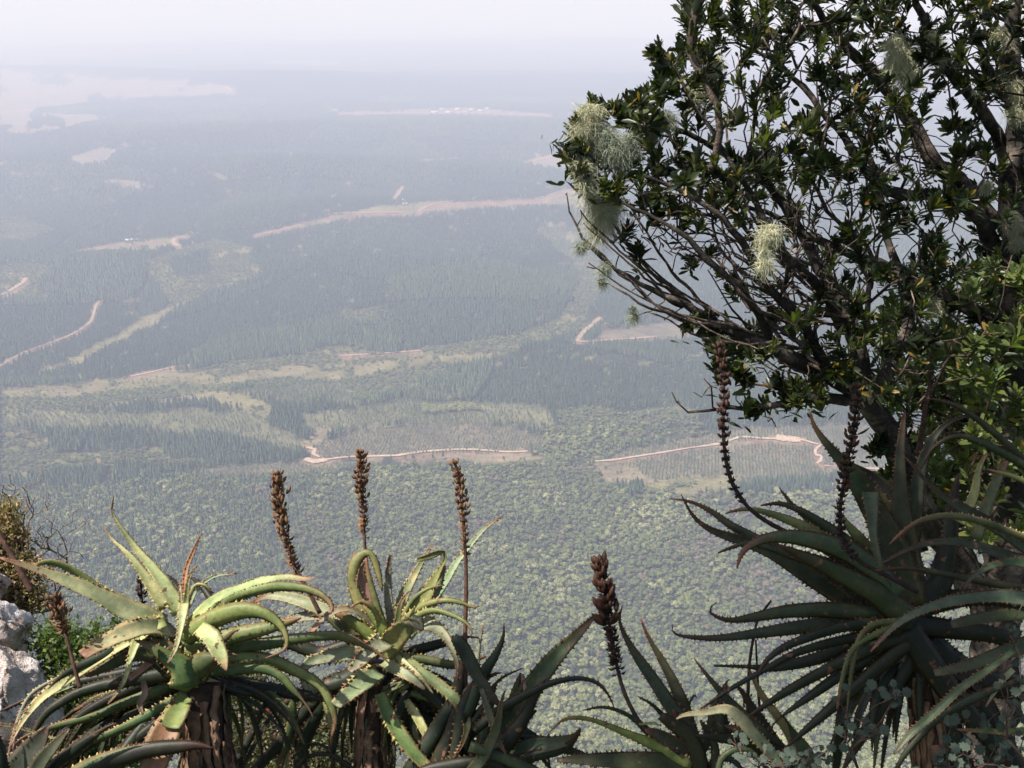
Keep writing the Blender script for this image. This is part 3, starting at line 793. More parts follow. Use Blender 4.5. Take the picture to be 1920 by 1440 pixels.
def trunk(parent, spec, D, name='trunk', strips=46, lit=True, seed=3):
    """stem wrapped in hanging dried leaf bases"""
    K = np.array([[float(q) for q in t.split(',')] for t in spec.split()])
    P = catmull(np.array([at(k[0], k[1], D) for k in K]), 16); Rr = np.interp(np.linspace(0, 1, 16), np.linspace(0, 1, len(K)), K[:, 2] * D / F)
    g = np.random.default_rng(seed)
    V, Fc = tubes([P], [Rr * .86], 14, .12, g)
    tr = obj_np(name, V, Fc, simple_mat('aloe_trunk', (.018, .012, .009), (.075, .046, .030), 22, .9, .8, .01), parent)
    T = np.gradient(P, axis=0); T /= np.linalg.norm(T, axis=1)[:, None]
    a0 = nrm(np.cross(T[0], [0, 1, 0]))
    for q in range(strips):
        ph = 2 * math.pi * q * .618 + g.uniform(-.2, .2); s0 = g.uniform(0, .62); s1 = min(1, s0 + g.uniform(.25, .6)); n = 14
        pts = []; w0 = g.uniform(.006, .020); dr = g.normal(0, .05); wk = 0.0; lift = g.uniform(-.2, 1.3)
        for j in range(n):
            f = s0 + (s1 - s0) * j / (n - 1); i = f * 15; i0 = min(int(i), 14); fr = i - i0
            p = P[i0] * (1 - fr) + P[i0 + 1] * fr; t = T[i0]; a = nrm(a0 - t * (a0 @ t)); b = np.cross(t, a)
            wk += g.normal(0, .035) + dr * .15; phi = ph + wk; d = a * math.cos(phi) + b * math.sin(phi)
            rr = (Rr[i0] * (1 - fr) + Rr[i0 + 1] * fr) * (.88 + .20 * (j / n) ** 2 * lift + .06 * g.random())
            sd = np.cross(t, d); w = w0 * (1 - .7 * (j / n) ** 1.5) * g.uniform(.65, 1.3)
            pts.append((p + d * rr, d, sd, w))
        V = []; Fc = []
        for (c, d, sd, w) in pts: V += [c - sd * w + d * w * g.uniform(0, .7), c - sd * w * .3 - d * w * .1 + d * .003, c + sd * w + d * w * g.uniform(-.2, .6), c - sd * w * .1 - d * w * .45]
        for j in range(n - 1):
            for r in range(4): Fc.append((j * 4 + r, j * 4 + (r + 1) % 4, j * 4 + 4 + (r + 1) % 4, j * 4 + 4 + r))
        Fc += [(0, 3, 2, 1), (n * 4 - 4, n * 4 - 3, n * 4 - 2, n * 4 - 1)]
        obj_np('dry_leaf', V, Fc, M_DRY, tr)
    return tr
def skirt(parent, cx, cy, D, n, seed, spread=90, length=150, cols='nnnd', down=1.0, dz=.28, wr=(10, 22)):
    """old leaves that hang round the stem, near black to paint the shade there"""
    g = np.random.default_rng(seed)
    for q in range(n):
        a = g.uniform(-1, 1) * spread; l = length * g.uniform(.6, 1.15); w = g.uniform(*wr)
        x0 = cx + a * .18; y0 = cy + g.uniform(-8, 30); sx = np.sign(a) if a else 1
        x1 = cx + a * .75; y1 = y0 + l * .18; x2 = cx + a * 1.1; y2 = y0 + l * .55 * down; x3 = cx + a * (1.1 + .3 * g.random()); y3 = y0 + l * down
        zb = g.uniform(-dz * .3, dz)
        aloe_leaf(parent, '%g,%g,%g %g,%g,%g %g,%g,%g %g,%g,3' % (x0, y0, w, x1, y1, w * 1.1, x2, y2, w * .8, x3, y3), D,
                  cols[int(g.integers(0, len(cols)))], 'b' if g.random() < .6 else 'f', g.uniform(0, 50), (0, zb, zb * 1.3), tipred=.4)
def aloe(label, cx, cy, D, leaves, group='aloes along the cliff edge'):
    t = thing('aloe', label, 'aloe', tuple(at(cx, cy, D)), group)
    for ln in leaves.strip().splitlines():
        ln = ln.split('#')[0].strip()
        if not ln: continue
        opt, spec = ln.split('|')
        o = opt.split()
        col, face = o[0][0], o[0][1]; a = float(o[1]); z = tuple(float(v) for v in o[2].split('/'))
        te = float(o[3]) if len(o) > 3 else 1.0; tr = float(o[4]) if len(o) > 4 else 1.0
        aloe_leaf(t, spec, D, col, face, a, z, te, tr)
    return t
LA = aloe('lit yellow-green aloe with a shaggy brown trunk, leftmost on the cliff edge', 385, 1460, 3.5, '''
yf 32 0/-.1/-.2 | 310,1172,40 270,1156,42 225,1138,42 180,1113,34 125,1090,27 65,1066,16 0,1046,5
gb 10 .1/0/-.1 | 240,1140,18 190,1105,16 150,1078,15 120,1061,14 95,1054,12 75,1056,9 52,1068,6 18,1083,2
yf 25 .05/.1/.12 | 338,1150,36 318,1112,33 300,1084,27 280,1058,21 258,1032,15 240,1008,11 222,982,7 210,960,5 213,931,2
yf 30 .1/.15/.2 | 310,1140,30 288,1105,27 268,1075,20 248,1048,14 230,1029,9 213,1014,6 202,1000,4 194,986,2
lf 20 .15/.2/.2 | 320,1130,16 280,1090,15 258,1062,12 236,1036,9 222,1022,7 211,1013,2
nb 0 .2/.25/.3 | 348,1130,26 328,1098,20 312,1082,13 297,1073,4
of 10 .05/.1/.12 1 0 | 345,1140,9 346,1095,10 350,1065,10 362,1035,8 371,1015,5 379,998,2
yf 10 0/0/.02 | 340,1160,14 339,1125,9 338,1105,5 337,1088,2
yf 15 0/-.02/-.02 | 346,1165,18 350,1115,11 355,1082,7 371,1060,3
lf 20 .1/.12/.15 | 352,1140,12 366,1108,10 385,1090,9 410,1078,7 445,1075,3
yb 20 .02/.02/.03 | 350,1135,9 364,1100,8 380,1096,7 392,1104,5 399,1114,2
nb 0 .2/.25/.3 | 400,1130,14 378,1098,14 358,1082,5
yf 40 0/-.05/-.1 | 352,1178,22 395,1130,17 450,1102,16 500,1087,15 540,1082,13 572,1086,9 591,1082,2
gb 15 .05/.05/0 | 350,1185,34 400,1145,30 450,1116,26 510,1101,22 560,1102,18 598,1113,15 620,1132,10 622,1147,6 610,1154,3
gb 15 -.05/-.1/-.15 | 345,1198,44 395,1164,42 445,1146,38 485,1147,28 515,1162,20 533,1184,13 538,1208,9 528,1222,6 497,1234,2
gb 10 .02/0/-.05 | 350,1220,44 420,1196,38 490,1180,30 540,1167,16 565,1158,3
db 10 .05/.05/.05 | 350,1240,40 430,1216,32 500,1207,26 570,1196,22 640,1193,19 690,1214,10
yf 20 0/-.12/-.2 | 338,1205,20 352,1185,26 372,1179,30 395,1195,38 410,1222,36 419,1243,20 424,1257,3
yf 15 -.03/-.1/-.16 | 345,1130,22 342,1150,22 338,1180,13 332,1208,10 324,1228,7 314,1243,3
yf 32 0/-.15/-.25 | 315,1178,38 280,1174,40 235,1186,37 190,1208,31 155,1228,24
nb 5 .05/-.1/-.2 | 300,1190,30 250,1200,28 200,1225,24 140,1254,18
yf 28 0/-.15/-.28 | 300,1185,20 255,1197,17 200,1226,22 150,1256,28 112,1282,26 78,1308,20 52,1338,14 32,1370,8 18,1402,2
yf 20 -.02/-.12/-.2 | 310,1165,26 278,1178,28 258,1200,21 247,1228,15 240,1256,12 230,1284,8 215,1305,5 202,1320,2
of 30 -.05/-.12/-.15 .4 0 | 300,1228,10 284,1240,14 262,1258,13 242,1274,10
db 10 0/-.05/-.1 | 320,1225,34 250,1228,30 205,1246,26 172,1262,16 160,1268,4
nb 5 .02/0/-.05 | 330,1245,30 230,1262,24 150,1278,18 80,1300,11 35,1318,8 0,1334,4
nb 5 0/-.05/-.1 | 330,1262,34 240,1275,30 155,1296,24 95,1330,19 66,1368,12 50,1400,4
db 15 .05/0/-.1 | 330,1282,30 250,1312,24 180,1342,18 120,1358,15 62,1376,10
nb 5 .05/0/-.1 | 325,1262,26 250,1290,24 170,1330,20 120,1372,16 90,1420,8
db 20 0/-.1/-.2 | 335,1310,26 270,1346,22 212,1374,18 144,1399,16 100,1422,8
nb 10 0/-.1/-.1 | 340,1320,34 280,1370,30 210,1420,26 160,1450,10
nb 10 .1/.1/.1 | 320,1300,40 220,1360,36 120,1420,30 60,1450,20
nb 10 .15/.1/.1 | 330,1270,44 240,1330,40 160,1390,30 110,1440,20
lb 10 -.1/-.2/-.25 | 110,1270,7 60,1300,8 38,1340,9 24,1385,8 12,1440,5
lf 10 -.1/-.2/-.25 | 150,1280,7 85,1306,9 45,1336,8 28,1376,5 24,1410,2
lf 20 -.1/-.15/-.2 | 120,1390,5 60,1372,6 25,1362,7 -10,1358,7
gf 15 -.02/-.10/-.14 1 0 | 352,1296,26 338,1322,44 326,1346,50 318,1362,46
of 15 -.11/-.15/-.18 1 .3 | 322,1350,50 310,1376,64 296,1410,64 282,1455,48
gf 25 -.05/-.1/-.15 .8 .2 | 330,1258,30 305,1240,26 300,1228,14 296,1218,4
gb 10 .05/.05/.05 | 350,1250,38 430,1236,36 500,1238,30 555,1258,24 598,1284,20 618,1316,18 628,1352,11 620,1388,4
db 15 .03/0/0 | 350,1262,34 430,1256,26 490,1254,22 525,1268,18 548,1292,15 564,1309,6
nb 0 .05/.1/.12 | 350,1268,30 430,1276,28 500,1290,28 560,1302,26 600,1310,12
nb 0 .02/.05/.05 | 380,1270,18 420,1284,24 460,1298,15 485,1298,3
db 5 -.03/-.06/-.04 | 345,1275,50 330,1240,50 306,1212,34 290,1200,10
db 5 -.02/-.05/-.06 | 352,1290,50 376,1250,56 400,1222,40 415,1205,16
db 5 -.04/-.1/-.12 | 340,1290,40 360,1262,54 384,1240,44 404,1232,12
nb 5 -.04/-.1/-.12 | 345,1290,40 322,1262,48 300,1246,36 284,1240,8
db 5 -.08/-.1/-.12 | 350,1285,70 345,1255,60 318,1235,36
nb 0 .0/.05/.1 | 360,1280,80 350,1250,110 330,1215,80
nb 5 .05/-.1/-.15 | 330,1310,40 290,1340,36 240,1400,30 220,1450,16
pf 20 -.1/-.14/-.16 .8 0 | 268,1276,12 272,1300,14 262,1320,14 268,1340,4
''')
skirt(LA, 340, 1262, 3.58, 26, 31, 210, 170, 'nnndndb', 1.0, .2, (8, 18))
skirt(LA, 250, 1290, 3.6, 16, 32, 150, 150, 'nndnb', 1.0, .15, (7, 15))
skirt(LA, 420, 1262, 3.6, 12, 33, 120, 130, 'nndn', 1.0, .2, (8, 16))
trunk(LA, '385,1275,40 380,1320,46 385,1380,52 392,1450,58 400,1540,60 404,1660,62', 3.52, strips=70)
flower_stalk(LA, '600,1150 575,1102 556,1070 541,1028 530,985 518,885', 3.62, (.36, 1.0), 'l', .026, 110, 4.6, podscale=.8)
flower_stalk(LA, '150,1290 138,1245 125,1195 114,1158 103,1118', 3.25, (.66, 1.0), 'l', .030, 52, 4.0, podscale=.8)
flower_stalk(LA, '60,1110 28,1052 8,1018 -8,980 -20,900 -26,820', 3.4, (.6, 1.0), 'l', .026, 40, 6.0)
flower_stalk(LA, '278,1180 270,1150 266,1120 262,1082', 3.75, (.3, 1.0), 'd', .014, 30, 2.4, podscale=.5)
LB = aloe('mid green aloe in half shade with two folded leaf tips, second rosette from the left', 700, 1470, 3.75, '''
gb 0 0/.02/.0 1 .2 | 705,1180,30 678,1140,28 663,1098,24 664,1062,25 676,1042,22 692,1036,14 703,1052,15 711,1080,12 717,1108,4
pf 10 .03/.02/0 .8 .1 | 712,1170,30 694,1130,36 680,1100,30 678,1070,14 690,1048,7
gb 10 .02/0/0 | 722,1185,18 706,1135,16 693,1085,11 686,1046,4
lf 10 .05/.06/.05 | 738,1185,22 728,1120,18 728,1075,13 730,1050,8 731,1038,3
lf 15 .08/.1/.1 | 735,1185,22 757,1118,23 775,1082,17 790,1055,11 803,1032,5 813,1020,3
gf 20 .1/.1/.08 1 0 | 748,1185,30 792,1125,34 812,1090,20 826,1065,9 834,1050,8 834,1036,8 822,1036,12 803,1044,12 782,1049,9
lb 10 .12/.14/.12 | 760,1190,16 800,1140,20 822,1100,16 834,1060,5
lf 20 .15/.2/.25 | 765,1195,22 805,1138,21 832,1095,18 858,1052,14 885,1018,11 908,992,7 928,976,5 944,967,2
gb 10 0/0/0 | 738,1190,12 770,1130,10 800,1105,7 834,1097,2
gb 12 0/-.05/-.05 | 750,1172,18 790,1138,16 830,1126,12 865,1130,9 884,1139,5 899,1137,2
gb 12 0/-.08/-.1 | 752,1180,18 800,1147,15 840,1151,11 870,1165,8 884,1180,4 886,1189,2
gb 10 0/-.08/-.1 | 726,1210,16 714,1170,14 697,1138,11 676,1128,7 658,1140,2
lf 25 .02/-.05/-.15 | 722,1215,16 700,1172,16 668,1146,13 636,1142,16 602,1164,15 575,1196,6
gb 15 0/-.03/-.05 | 722,1222,28 690,1188,26 655,1163,22 628,1150,8
db 15 .02/0/0 | 715,1226,28 672,1200,26 636,1173,22 612,1160,6
gb 15 -.02/-.04/-.04 | 732,1215,22 712,1175,20 694,1150,14 680,1136,3
gb 15 0/-.04/-.05 | 735,1220,26 724,1190,24 716,1165,16 708,1145,4
gf 10 -.02/-.05/-.04 | 735,1215,16 745,1165,14 752,1130,9 768,1108,3
gf 0 -.02/-.10/-.14 .8 .3 | 712,1232,36 736,1202,50 756,1180,44 772,1168,26 786,1176,10
lf 60 -.10/-.14/-.16 .8 .5 | 760,1162,18 778,1166,22 790,1182,8
lf 30 .02/-.05/-.12 | 770,1175,32 805,1170,30 832,1190,20 848,1218,13 857,1248,9 855,1277,3
nb 10 .05/.05/.05 | 745,1228,26 800,1214,22 840,1203,18 866,1196,8
db 10 .02/0/0 | 745,1232,20 800,1238,20 850,1247,18 880,1239,15 912,1231,4
lf 20 -.05/-.15/-.22 1.3 .3 | 724,1200,44 700,1216,38 676,1240,28 656,1258,12
lf 15 -.03/-.1/-.15 1.3 .3 | 690,1228,32 650,1226,32 612,1232,28 580,1242,22 568,1262,14 574,1290,14 586,1324,4
lf 20 -.05/-.15/-.22 1.3 .3 | 712,1258,36 684,1276,42 655,1300,36 630,1322,26
gf 20 -.02/-.12/-.2 1.3 | 730,1222,20 762,1240,24 800,1268,24 835,1294,24 862,1322,24 876,1358,17 866,1396,9 850,1420,3
lf 25 -.03/-.1/-.14 1.3 .2 | 718,1240,26 745,1256,26 775,1274,18 796,1292,6
yf 15 -.03/-.08/-.12 .8 .2 | 740,1226,12 762,1246,14 790,1272,10 812,1300,3
nb 10 -.02/-.06/-.1 | 735,1240,30 770,1268,34 810,1300,34 850,1350,26 860,1400,14
gf 20 -.05/-.12/-.15 1.3 | 712,1300,24 728,1340,32 758,1390,32 795,1432,24 830,1460,8
yf 20 -.02/-.08/-.1 1 .3 | 762,1312,14 784,1348,20 805,1390,16 826,1436,10
db 20 0/-.03/-.05 | 770,1300,12 830,1320,14 850,1350,14 852,1420,10
nb 10 .05/.08/.1 | 640,1268,30 606,1315,38 574,1385,30 556,1445,16
nb 10 .05/.08/.1 | 612,1290,24 566,1340,26 520,1400,26 470,1450,18
db 10 .05/.05/.1 | 548,1285,12 548,1340,18 538,1388,16 520,1440,4
nb 10 .1/.12/.15 | 440,1440,22 468,1384,16 494,1325,11 514,1288,3
nf 10 .1/.12/.15 | 452,1445,10 490,1372,9 516,1330,7 532,1300,4
nb 20 .1/.1/.1 | 420,1335,8 450,1329,10 475,1334,9 490,1344,3
nb 20 0/0/0 | 550,1420,5 575,1398,6 600,1396,7 620,1410,6 628,1442,3
nb 20 0/0/0 | 545,1450,9 580,1418,9 620,1416,9 660,1440,8
lf 20 .12/.2/.25 | 690,1190,24 640,1160,28 590,1136,30 540,1120,24 500,1116,20 474,1130,5
lf 25 .15/.2/.22 | 640,1160,20 600,1152,24 560,1158,20 524,1166,6
nb 0 .05/.05/.05 | 700,1200,30 650,1210,40 600,1225,40 570,1215,30
nb 0 .05/.05/.05 | 700,1240,60 650,1275,60 600,1290,40
nb 0 .1/.1/.1 | 710,1250,80 740,1300,80 790,1350,80 840,1400,60
nb 5 .1/.1/.1 | 700,1260,60 770,1290,60 850,1340,60 880,1400,40
nb 5 .1/.1/.1 | 760,1330,60 800,1380,80 840,1440,80
lb 10 -.05/-.1/-.1 .8 .2 | 576,1270,8 584,1300,20 588,1322,10
gb 10 .03/.0/0 | 600,1275,10 612,1320,16 622,1370,9 620,1400,3
''')
skirt(LB, 690, 1262, 3.85, 22, 34, 130, 190, 'nnndb', 1.0, .2, (9, 20))
skirt(LB, 780, 1262, 3.8, 16, 35, 110, 180, 'nnndg', 1.0, .2, (8, 18))
trunk(LB, '706,1240,24 698,1300,28 694,1380,30 696,1450,34 700,1540,36 704,1660,38', 3.80, strips=24, seed=5)
flower_stalk(LB, '705,1200 692,1110 686,1050 682,985 679,930 675,842', 3.85, (.62, 1.0), 'l', .024, 80, 4.4, podscale=.85)
flower_stalk(LB, '873,1330 872,1210 874,1080 871,1010 866,940 858,885 849,860', 3.8, (.68, .985), 'l', .020, 80, 5.4, podscale=.75)
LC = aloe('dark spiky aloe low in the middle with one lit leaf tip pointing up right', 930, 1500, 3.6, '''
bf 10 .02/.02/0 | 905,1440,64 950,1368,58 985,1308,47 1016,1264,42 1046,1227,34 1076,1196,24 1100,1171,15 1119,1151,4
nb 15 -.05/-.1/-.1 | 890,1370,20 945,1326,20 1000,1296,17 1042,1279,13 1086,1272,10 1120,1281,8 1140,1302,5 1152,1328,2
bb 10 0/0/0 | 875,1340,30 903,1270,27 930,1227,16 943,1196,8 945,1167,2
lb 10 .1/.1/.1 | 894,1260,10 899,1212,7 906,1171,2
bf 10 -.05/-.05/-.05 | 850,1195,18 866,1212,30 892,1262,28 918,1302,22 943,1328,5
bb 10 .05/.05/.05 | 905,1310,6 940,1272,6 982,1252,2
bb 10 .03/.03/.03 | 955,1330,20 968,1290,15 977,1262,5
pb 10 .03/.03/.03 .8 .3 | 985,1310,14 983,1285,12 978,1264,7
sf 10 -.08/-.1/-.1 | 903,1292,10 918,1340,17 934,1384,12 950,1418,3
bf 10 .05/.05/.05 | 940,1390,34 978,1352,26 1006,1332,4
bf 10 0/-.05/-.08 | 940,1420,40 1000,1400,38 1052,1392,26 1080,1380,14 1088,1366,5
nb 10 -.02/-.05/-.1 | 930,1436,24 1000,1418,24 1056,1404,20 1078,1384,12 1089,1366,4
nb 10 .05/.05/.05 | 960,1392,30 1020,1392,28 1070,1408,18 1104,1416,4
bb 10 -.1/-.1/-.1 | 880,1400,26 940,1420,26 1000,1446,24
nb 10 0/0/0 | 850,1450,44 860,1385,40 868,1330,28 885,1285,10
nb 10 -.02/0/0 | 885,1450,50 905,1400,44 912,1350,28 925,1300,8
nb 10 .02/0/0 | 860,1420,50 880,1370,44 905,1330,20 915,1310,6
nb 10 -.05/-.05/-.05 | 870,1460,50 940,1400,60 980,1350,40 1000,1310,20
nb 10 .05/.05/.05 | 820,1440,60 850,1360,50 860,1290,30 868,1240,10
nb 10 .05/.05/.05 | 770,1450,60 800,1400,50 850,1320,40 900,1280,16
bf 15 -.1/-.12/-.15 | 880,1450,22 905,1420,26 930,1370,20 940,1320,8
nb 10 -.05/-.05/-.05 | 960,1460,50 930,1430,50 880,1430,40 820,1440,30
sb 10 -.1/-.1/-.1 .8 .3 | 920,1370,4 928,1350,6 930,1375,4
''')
skirt(LC, 900, 1360, 3.7, 18, 5, 110, 110, 'nnb', 1.0, .2, (8, 20))
LD = aloe('small grey-green aloe with two tall upright leaves left of the big dark aloe', 1310, 1500, 3.55, '''
sf 10 .05/.05/.02 | 1305,1410,44 1284,1362,38 1255,1320,31 1226,1276,26 1198,1236,20 1176,1200,12 1162,1165,6 1167,1134,2
sf 10 .08/.08/.05 | 1300,1400,34 1286,1340,29 1268,1292,25 1245,1246,17 1222,1206,10 1208,1178,6 1202,1158,2
bb 10 .1/.1/.1 | 1275,1380,16 1240,1338,10 1218,1318,6 1196,1306,2
bb 20 0/-.03/-.05 | 1270,1420,30 1222,1378,20 1185,1346,10 1155,1331,8 1125,1326,6 1093,1332,2
gb 20 -.03/-.08/-.1 | 1290,1440,36 1236,1402,26 1172,1374,15 1120,1353,10 1085,1346,9 1055,1350,6 1030,1373,2
bf 25 -.05/-.1/-.1 1.2 .4 | 1290,1440,50 1220,1430,42 1150,1426,34 1085,1424,20 1044,1425,9
bb 15 -.08/-.15/-.18 .7 .5 | 1318,1460,36 1306,1408,36 1286,1374,34 1260,1356,28 1238,1342,18
bb 10 -.1/-.12/-.12 | 1340,1460,20 1340,1400,18 1322,1365,12 1312,1350,3
sf 15 0/-.05/-.08 | 1310,1440,36 1270,1400,32 1230,1376,22 1210,1370,8
nb 15 .1/.15/.2 | 1300,1430,26 1330,1380,24 1340,1330,20 1352,1300,10
bb 20 .1/.1/.1 | 1290,1345,10 1292,1320,6 1302,1303,5 1306,1308,2
nb 0 0/0/0 | 1300,1470,90 1300,1430,80 1290,1400,50
nb 10 -.05/-.1/-.1 | 1320,1440,14 1355,1422,14 1380,1430,12 1400,1460,8
gf 20 -.1/-.12/-.12 .6 0 | 1240,1360,4 1222,1356,6 1198,1358,4
''')
flower_stalk(LD, '1275,1412 1236,1388 1205,1362 1181,1322 1166,1285 1156,1245 1148,1200 1138,1140 1130,1085 1124,1048', 3.5, (.54, .99), 'd', .030, 110, 5.0, z=(0, .05, .05), podscale=1.25)
LE = aloe('pale-edged young aloe in the shade under the large dark rosette', 1490, 1510, 3.3, '''
sf 15 .05/0/-.02 | 1500,1460,34 1462,1406,32 1420,1368,29 1386,1336,25 1352,1298,15 1324,1264,8 1301,1234,2
gf 15 .02/0/0 | 1515,1450,28 1484,1384,22 1458,1344,19 1434,1312,15 1415,1278,9 1401,1246,2
lf 20 -.05/-.08/-.1 .9 .2 | 1470,1450,20 1442,1408,24 1416,1380,26 1390,1350,28 1362,1330,20 1320,1336,14 1285,1340,9 1268,1348,3
nb 10 .1/.1/.1 | 1480,1440,40 1420,1400,30 1360,1385,20 1310,1380,8
nb 10 .1/.1/.1 | 1470,1420,30 1430,1360,26 1400,1310,14
bb 10 -.05/-.05/-.05 | 1345,1460,14 1352,1425,14 1378,1406,13 1410,1408,8 1430,1430,4
nb 0 0/0/0 | 1500,1480,80 1470,1430,80 1430,1400,50
bf 10 -.05/-.05/-.1 | 1530,1460,34 1510,1410,30 1490,1380,20 1480,1360,6
nb 10 .12/.12/.12 | 1360,1390,34 1352,1350,30 1356,1320,18
''')
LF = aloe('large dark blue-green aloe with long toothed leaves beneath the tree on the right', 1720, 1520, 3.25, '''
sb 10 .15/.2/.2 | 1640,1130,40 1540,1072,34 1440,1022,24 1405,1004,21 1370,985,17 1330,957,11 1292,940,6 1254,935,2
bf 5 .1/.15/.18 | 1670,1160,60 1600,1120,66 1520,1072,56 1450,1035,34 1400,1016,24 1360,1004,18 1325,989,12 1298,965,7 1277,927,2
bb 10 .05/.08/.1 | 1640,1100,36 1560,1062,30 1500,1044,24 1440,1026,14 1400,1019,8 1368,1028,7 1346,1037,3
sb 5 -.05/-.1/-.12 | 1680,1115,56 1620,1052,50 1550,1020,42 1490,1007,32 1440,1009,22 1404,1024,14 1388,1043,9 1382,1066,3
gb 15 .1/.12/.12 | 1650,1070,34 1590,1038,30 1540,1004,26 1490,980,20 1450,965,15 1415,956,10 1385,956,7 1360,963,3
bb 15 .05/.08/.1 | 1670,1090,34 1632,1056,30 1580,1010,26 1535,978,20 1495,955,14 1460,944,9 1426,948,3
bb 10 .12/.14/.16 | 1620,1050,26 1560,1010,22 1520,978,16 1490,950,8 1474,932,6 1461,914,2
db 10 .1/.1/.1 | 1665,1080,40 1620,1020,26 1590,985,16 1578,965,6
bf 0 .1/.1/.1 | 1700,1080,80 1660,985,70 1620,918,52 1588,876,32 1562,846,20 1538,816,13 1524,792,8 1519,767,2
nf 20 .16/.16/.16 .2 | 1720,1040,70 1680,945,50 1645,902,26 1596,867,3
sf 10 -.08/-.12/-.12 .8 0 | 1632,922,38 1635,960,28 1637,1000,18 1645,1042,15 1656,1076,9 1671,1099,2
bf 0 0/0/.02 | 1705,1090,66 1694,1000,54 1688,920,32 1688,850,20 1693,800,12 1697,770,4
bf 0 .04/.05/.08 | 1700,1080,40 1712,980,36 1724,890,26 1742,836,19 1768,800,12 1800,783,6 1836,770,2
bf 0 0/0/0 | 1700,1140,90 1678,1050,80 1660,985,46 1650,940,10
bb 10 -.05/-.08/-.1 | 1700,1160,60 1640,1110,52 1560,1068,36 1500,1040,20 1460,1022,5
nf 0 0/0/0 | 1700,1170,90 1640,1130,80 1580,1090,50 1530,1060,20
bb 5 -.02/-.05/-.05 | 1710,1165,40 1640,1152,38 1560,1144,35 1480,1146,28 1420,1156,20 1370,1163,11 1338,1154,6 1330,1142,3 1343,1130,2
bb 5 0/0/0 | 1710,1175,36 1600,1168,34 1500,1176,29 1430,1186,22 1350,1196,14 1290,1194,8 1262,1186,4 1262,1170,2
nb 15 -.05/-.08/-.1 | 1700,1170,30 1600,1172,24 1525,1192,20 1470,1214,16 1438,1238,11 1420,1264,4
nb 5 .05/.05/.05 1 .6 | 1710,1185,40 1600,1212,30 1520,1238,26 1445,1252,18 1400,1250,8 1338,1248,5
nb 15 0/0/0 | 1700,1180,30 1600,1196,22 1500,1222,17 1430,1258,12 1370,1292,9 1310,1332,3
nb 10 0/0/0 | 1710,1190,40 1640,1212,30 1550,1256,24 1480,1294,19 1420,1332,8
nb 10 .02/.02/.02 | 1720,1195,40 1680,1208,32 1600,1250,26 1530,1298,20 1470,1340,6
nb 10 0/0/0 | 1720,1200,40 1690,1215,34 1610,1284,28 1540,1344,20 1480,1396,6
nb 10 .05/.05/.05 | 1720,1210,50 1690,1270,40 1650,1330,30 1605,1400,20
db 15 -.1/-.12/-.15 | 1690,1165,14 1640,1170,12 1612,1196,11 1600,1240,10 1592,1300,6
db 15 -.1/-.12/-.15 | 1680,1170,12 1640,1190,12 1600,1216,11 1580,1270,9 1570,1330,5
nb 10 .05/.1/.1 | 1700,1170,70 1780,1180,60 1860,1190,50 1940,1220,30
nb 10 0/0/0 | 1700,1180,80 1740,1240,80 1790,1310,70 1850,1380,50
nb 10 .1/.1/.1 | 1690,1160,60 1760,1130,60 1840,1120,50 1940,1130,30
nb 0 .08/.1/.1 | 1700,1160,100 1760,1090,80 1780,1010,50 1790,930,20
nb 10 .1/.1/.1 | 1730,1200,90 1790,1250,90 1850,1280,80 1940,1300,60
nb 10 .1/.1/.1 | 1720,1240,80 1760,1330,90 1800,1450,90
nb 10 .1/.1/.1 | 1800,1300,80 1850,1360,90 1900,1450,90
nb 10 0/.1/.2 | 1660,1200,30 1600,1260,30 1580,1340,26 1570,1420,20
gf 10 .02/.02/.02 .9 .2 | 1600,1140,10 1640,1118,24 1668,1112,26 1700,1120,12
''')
skirt(LF, 1720, 1230, 3.35, 16, 8, 150, 190)
trunk(LF, '1716,1180,26 1724,1260,30 1738,1360,32 1745,1450,34 1750,1560,36 1752,1700,38', 3.35, strips=30, seed=9)
flower_stalk(LF, '1600,1070 1540,1030 1480,1000 1438,978 1402,950 1374,908 1361,862 1356,800 1358,745 1354,690 1345,640', 3.3, (.50, 1.0), 'd', .015, 130, 5.2, z=(0, 0, .1), podscale=.62, hairs=120)
flower_stalk(LF, '1720,1110 1660,1078 1612,1052 1584,1020 1575,980 1578,930 1590,860 1602,790 1606,715', 3.05, (.34, 1.0), 'd', .017, 130, 4.8, podscale=.6, hairs=260)
flower_stalk(LF, '1404,1400 1402,1330 1405,1250 1412,1200 1422,1160 1446,1126', 3.6, (.2, .35), 'd', .012, 8, 4.2, podscale=.5)
flower_stalk(LF, '1426,1400 1424,1330 1420,1260 1417,1200', 3.62, (.2, .35), 'd', .012, 8, 3.6, podscale=.5)
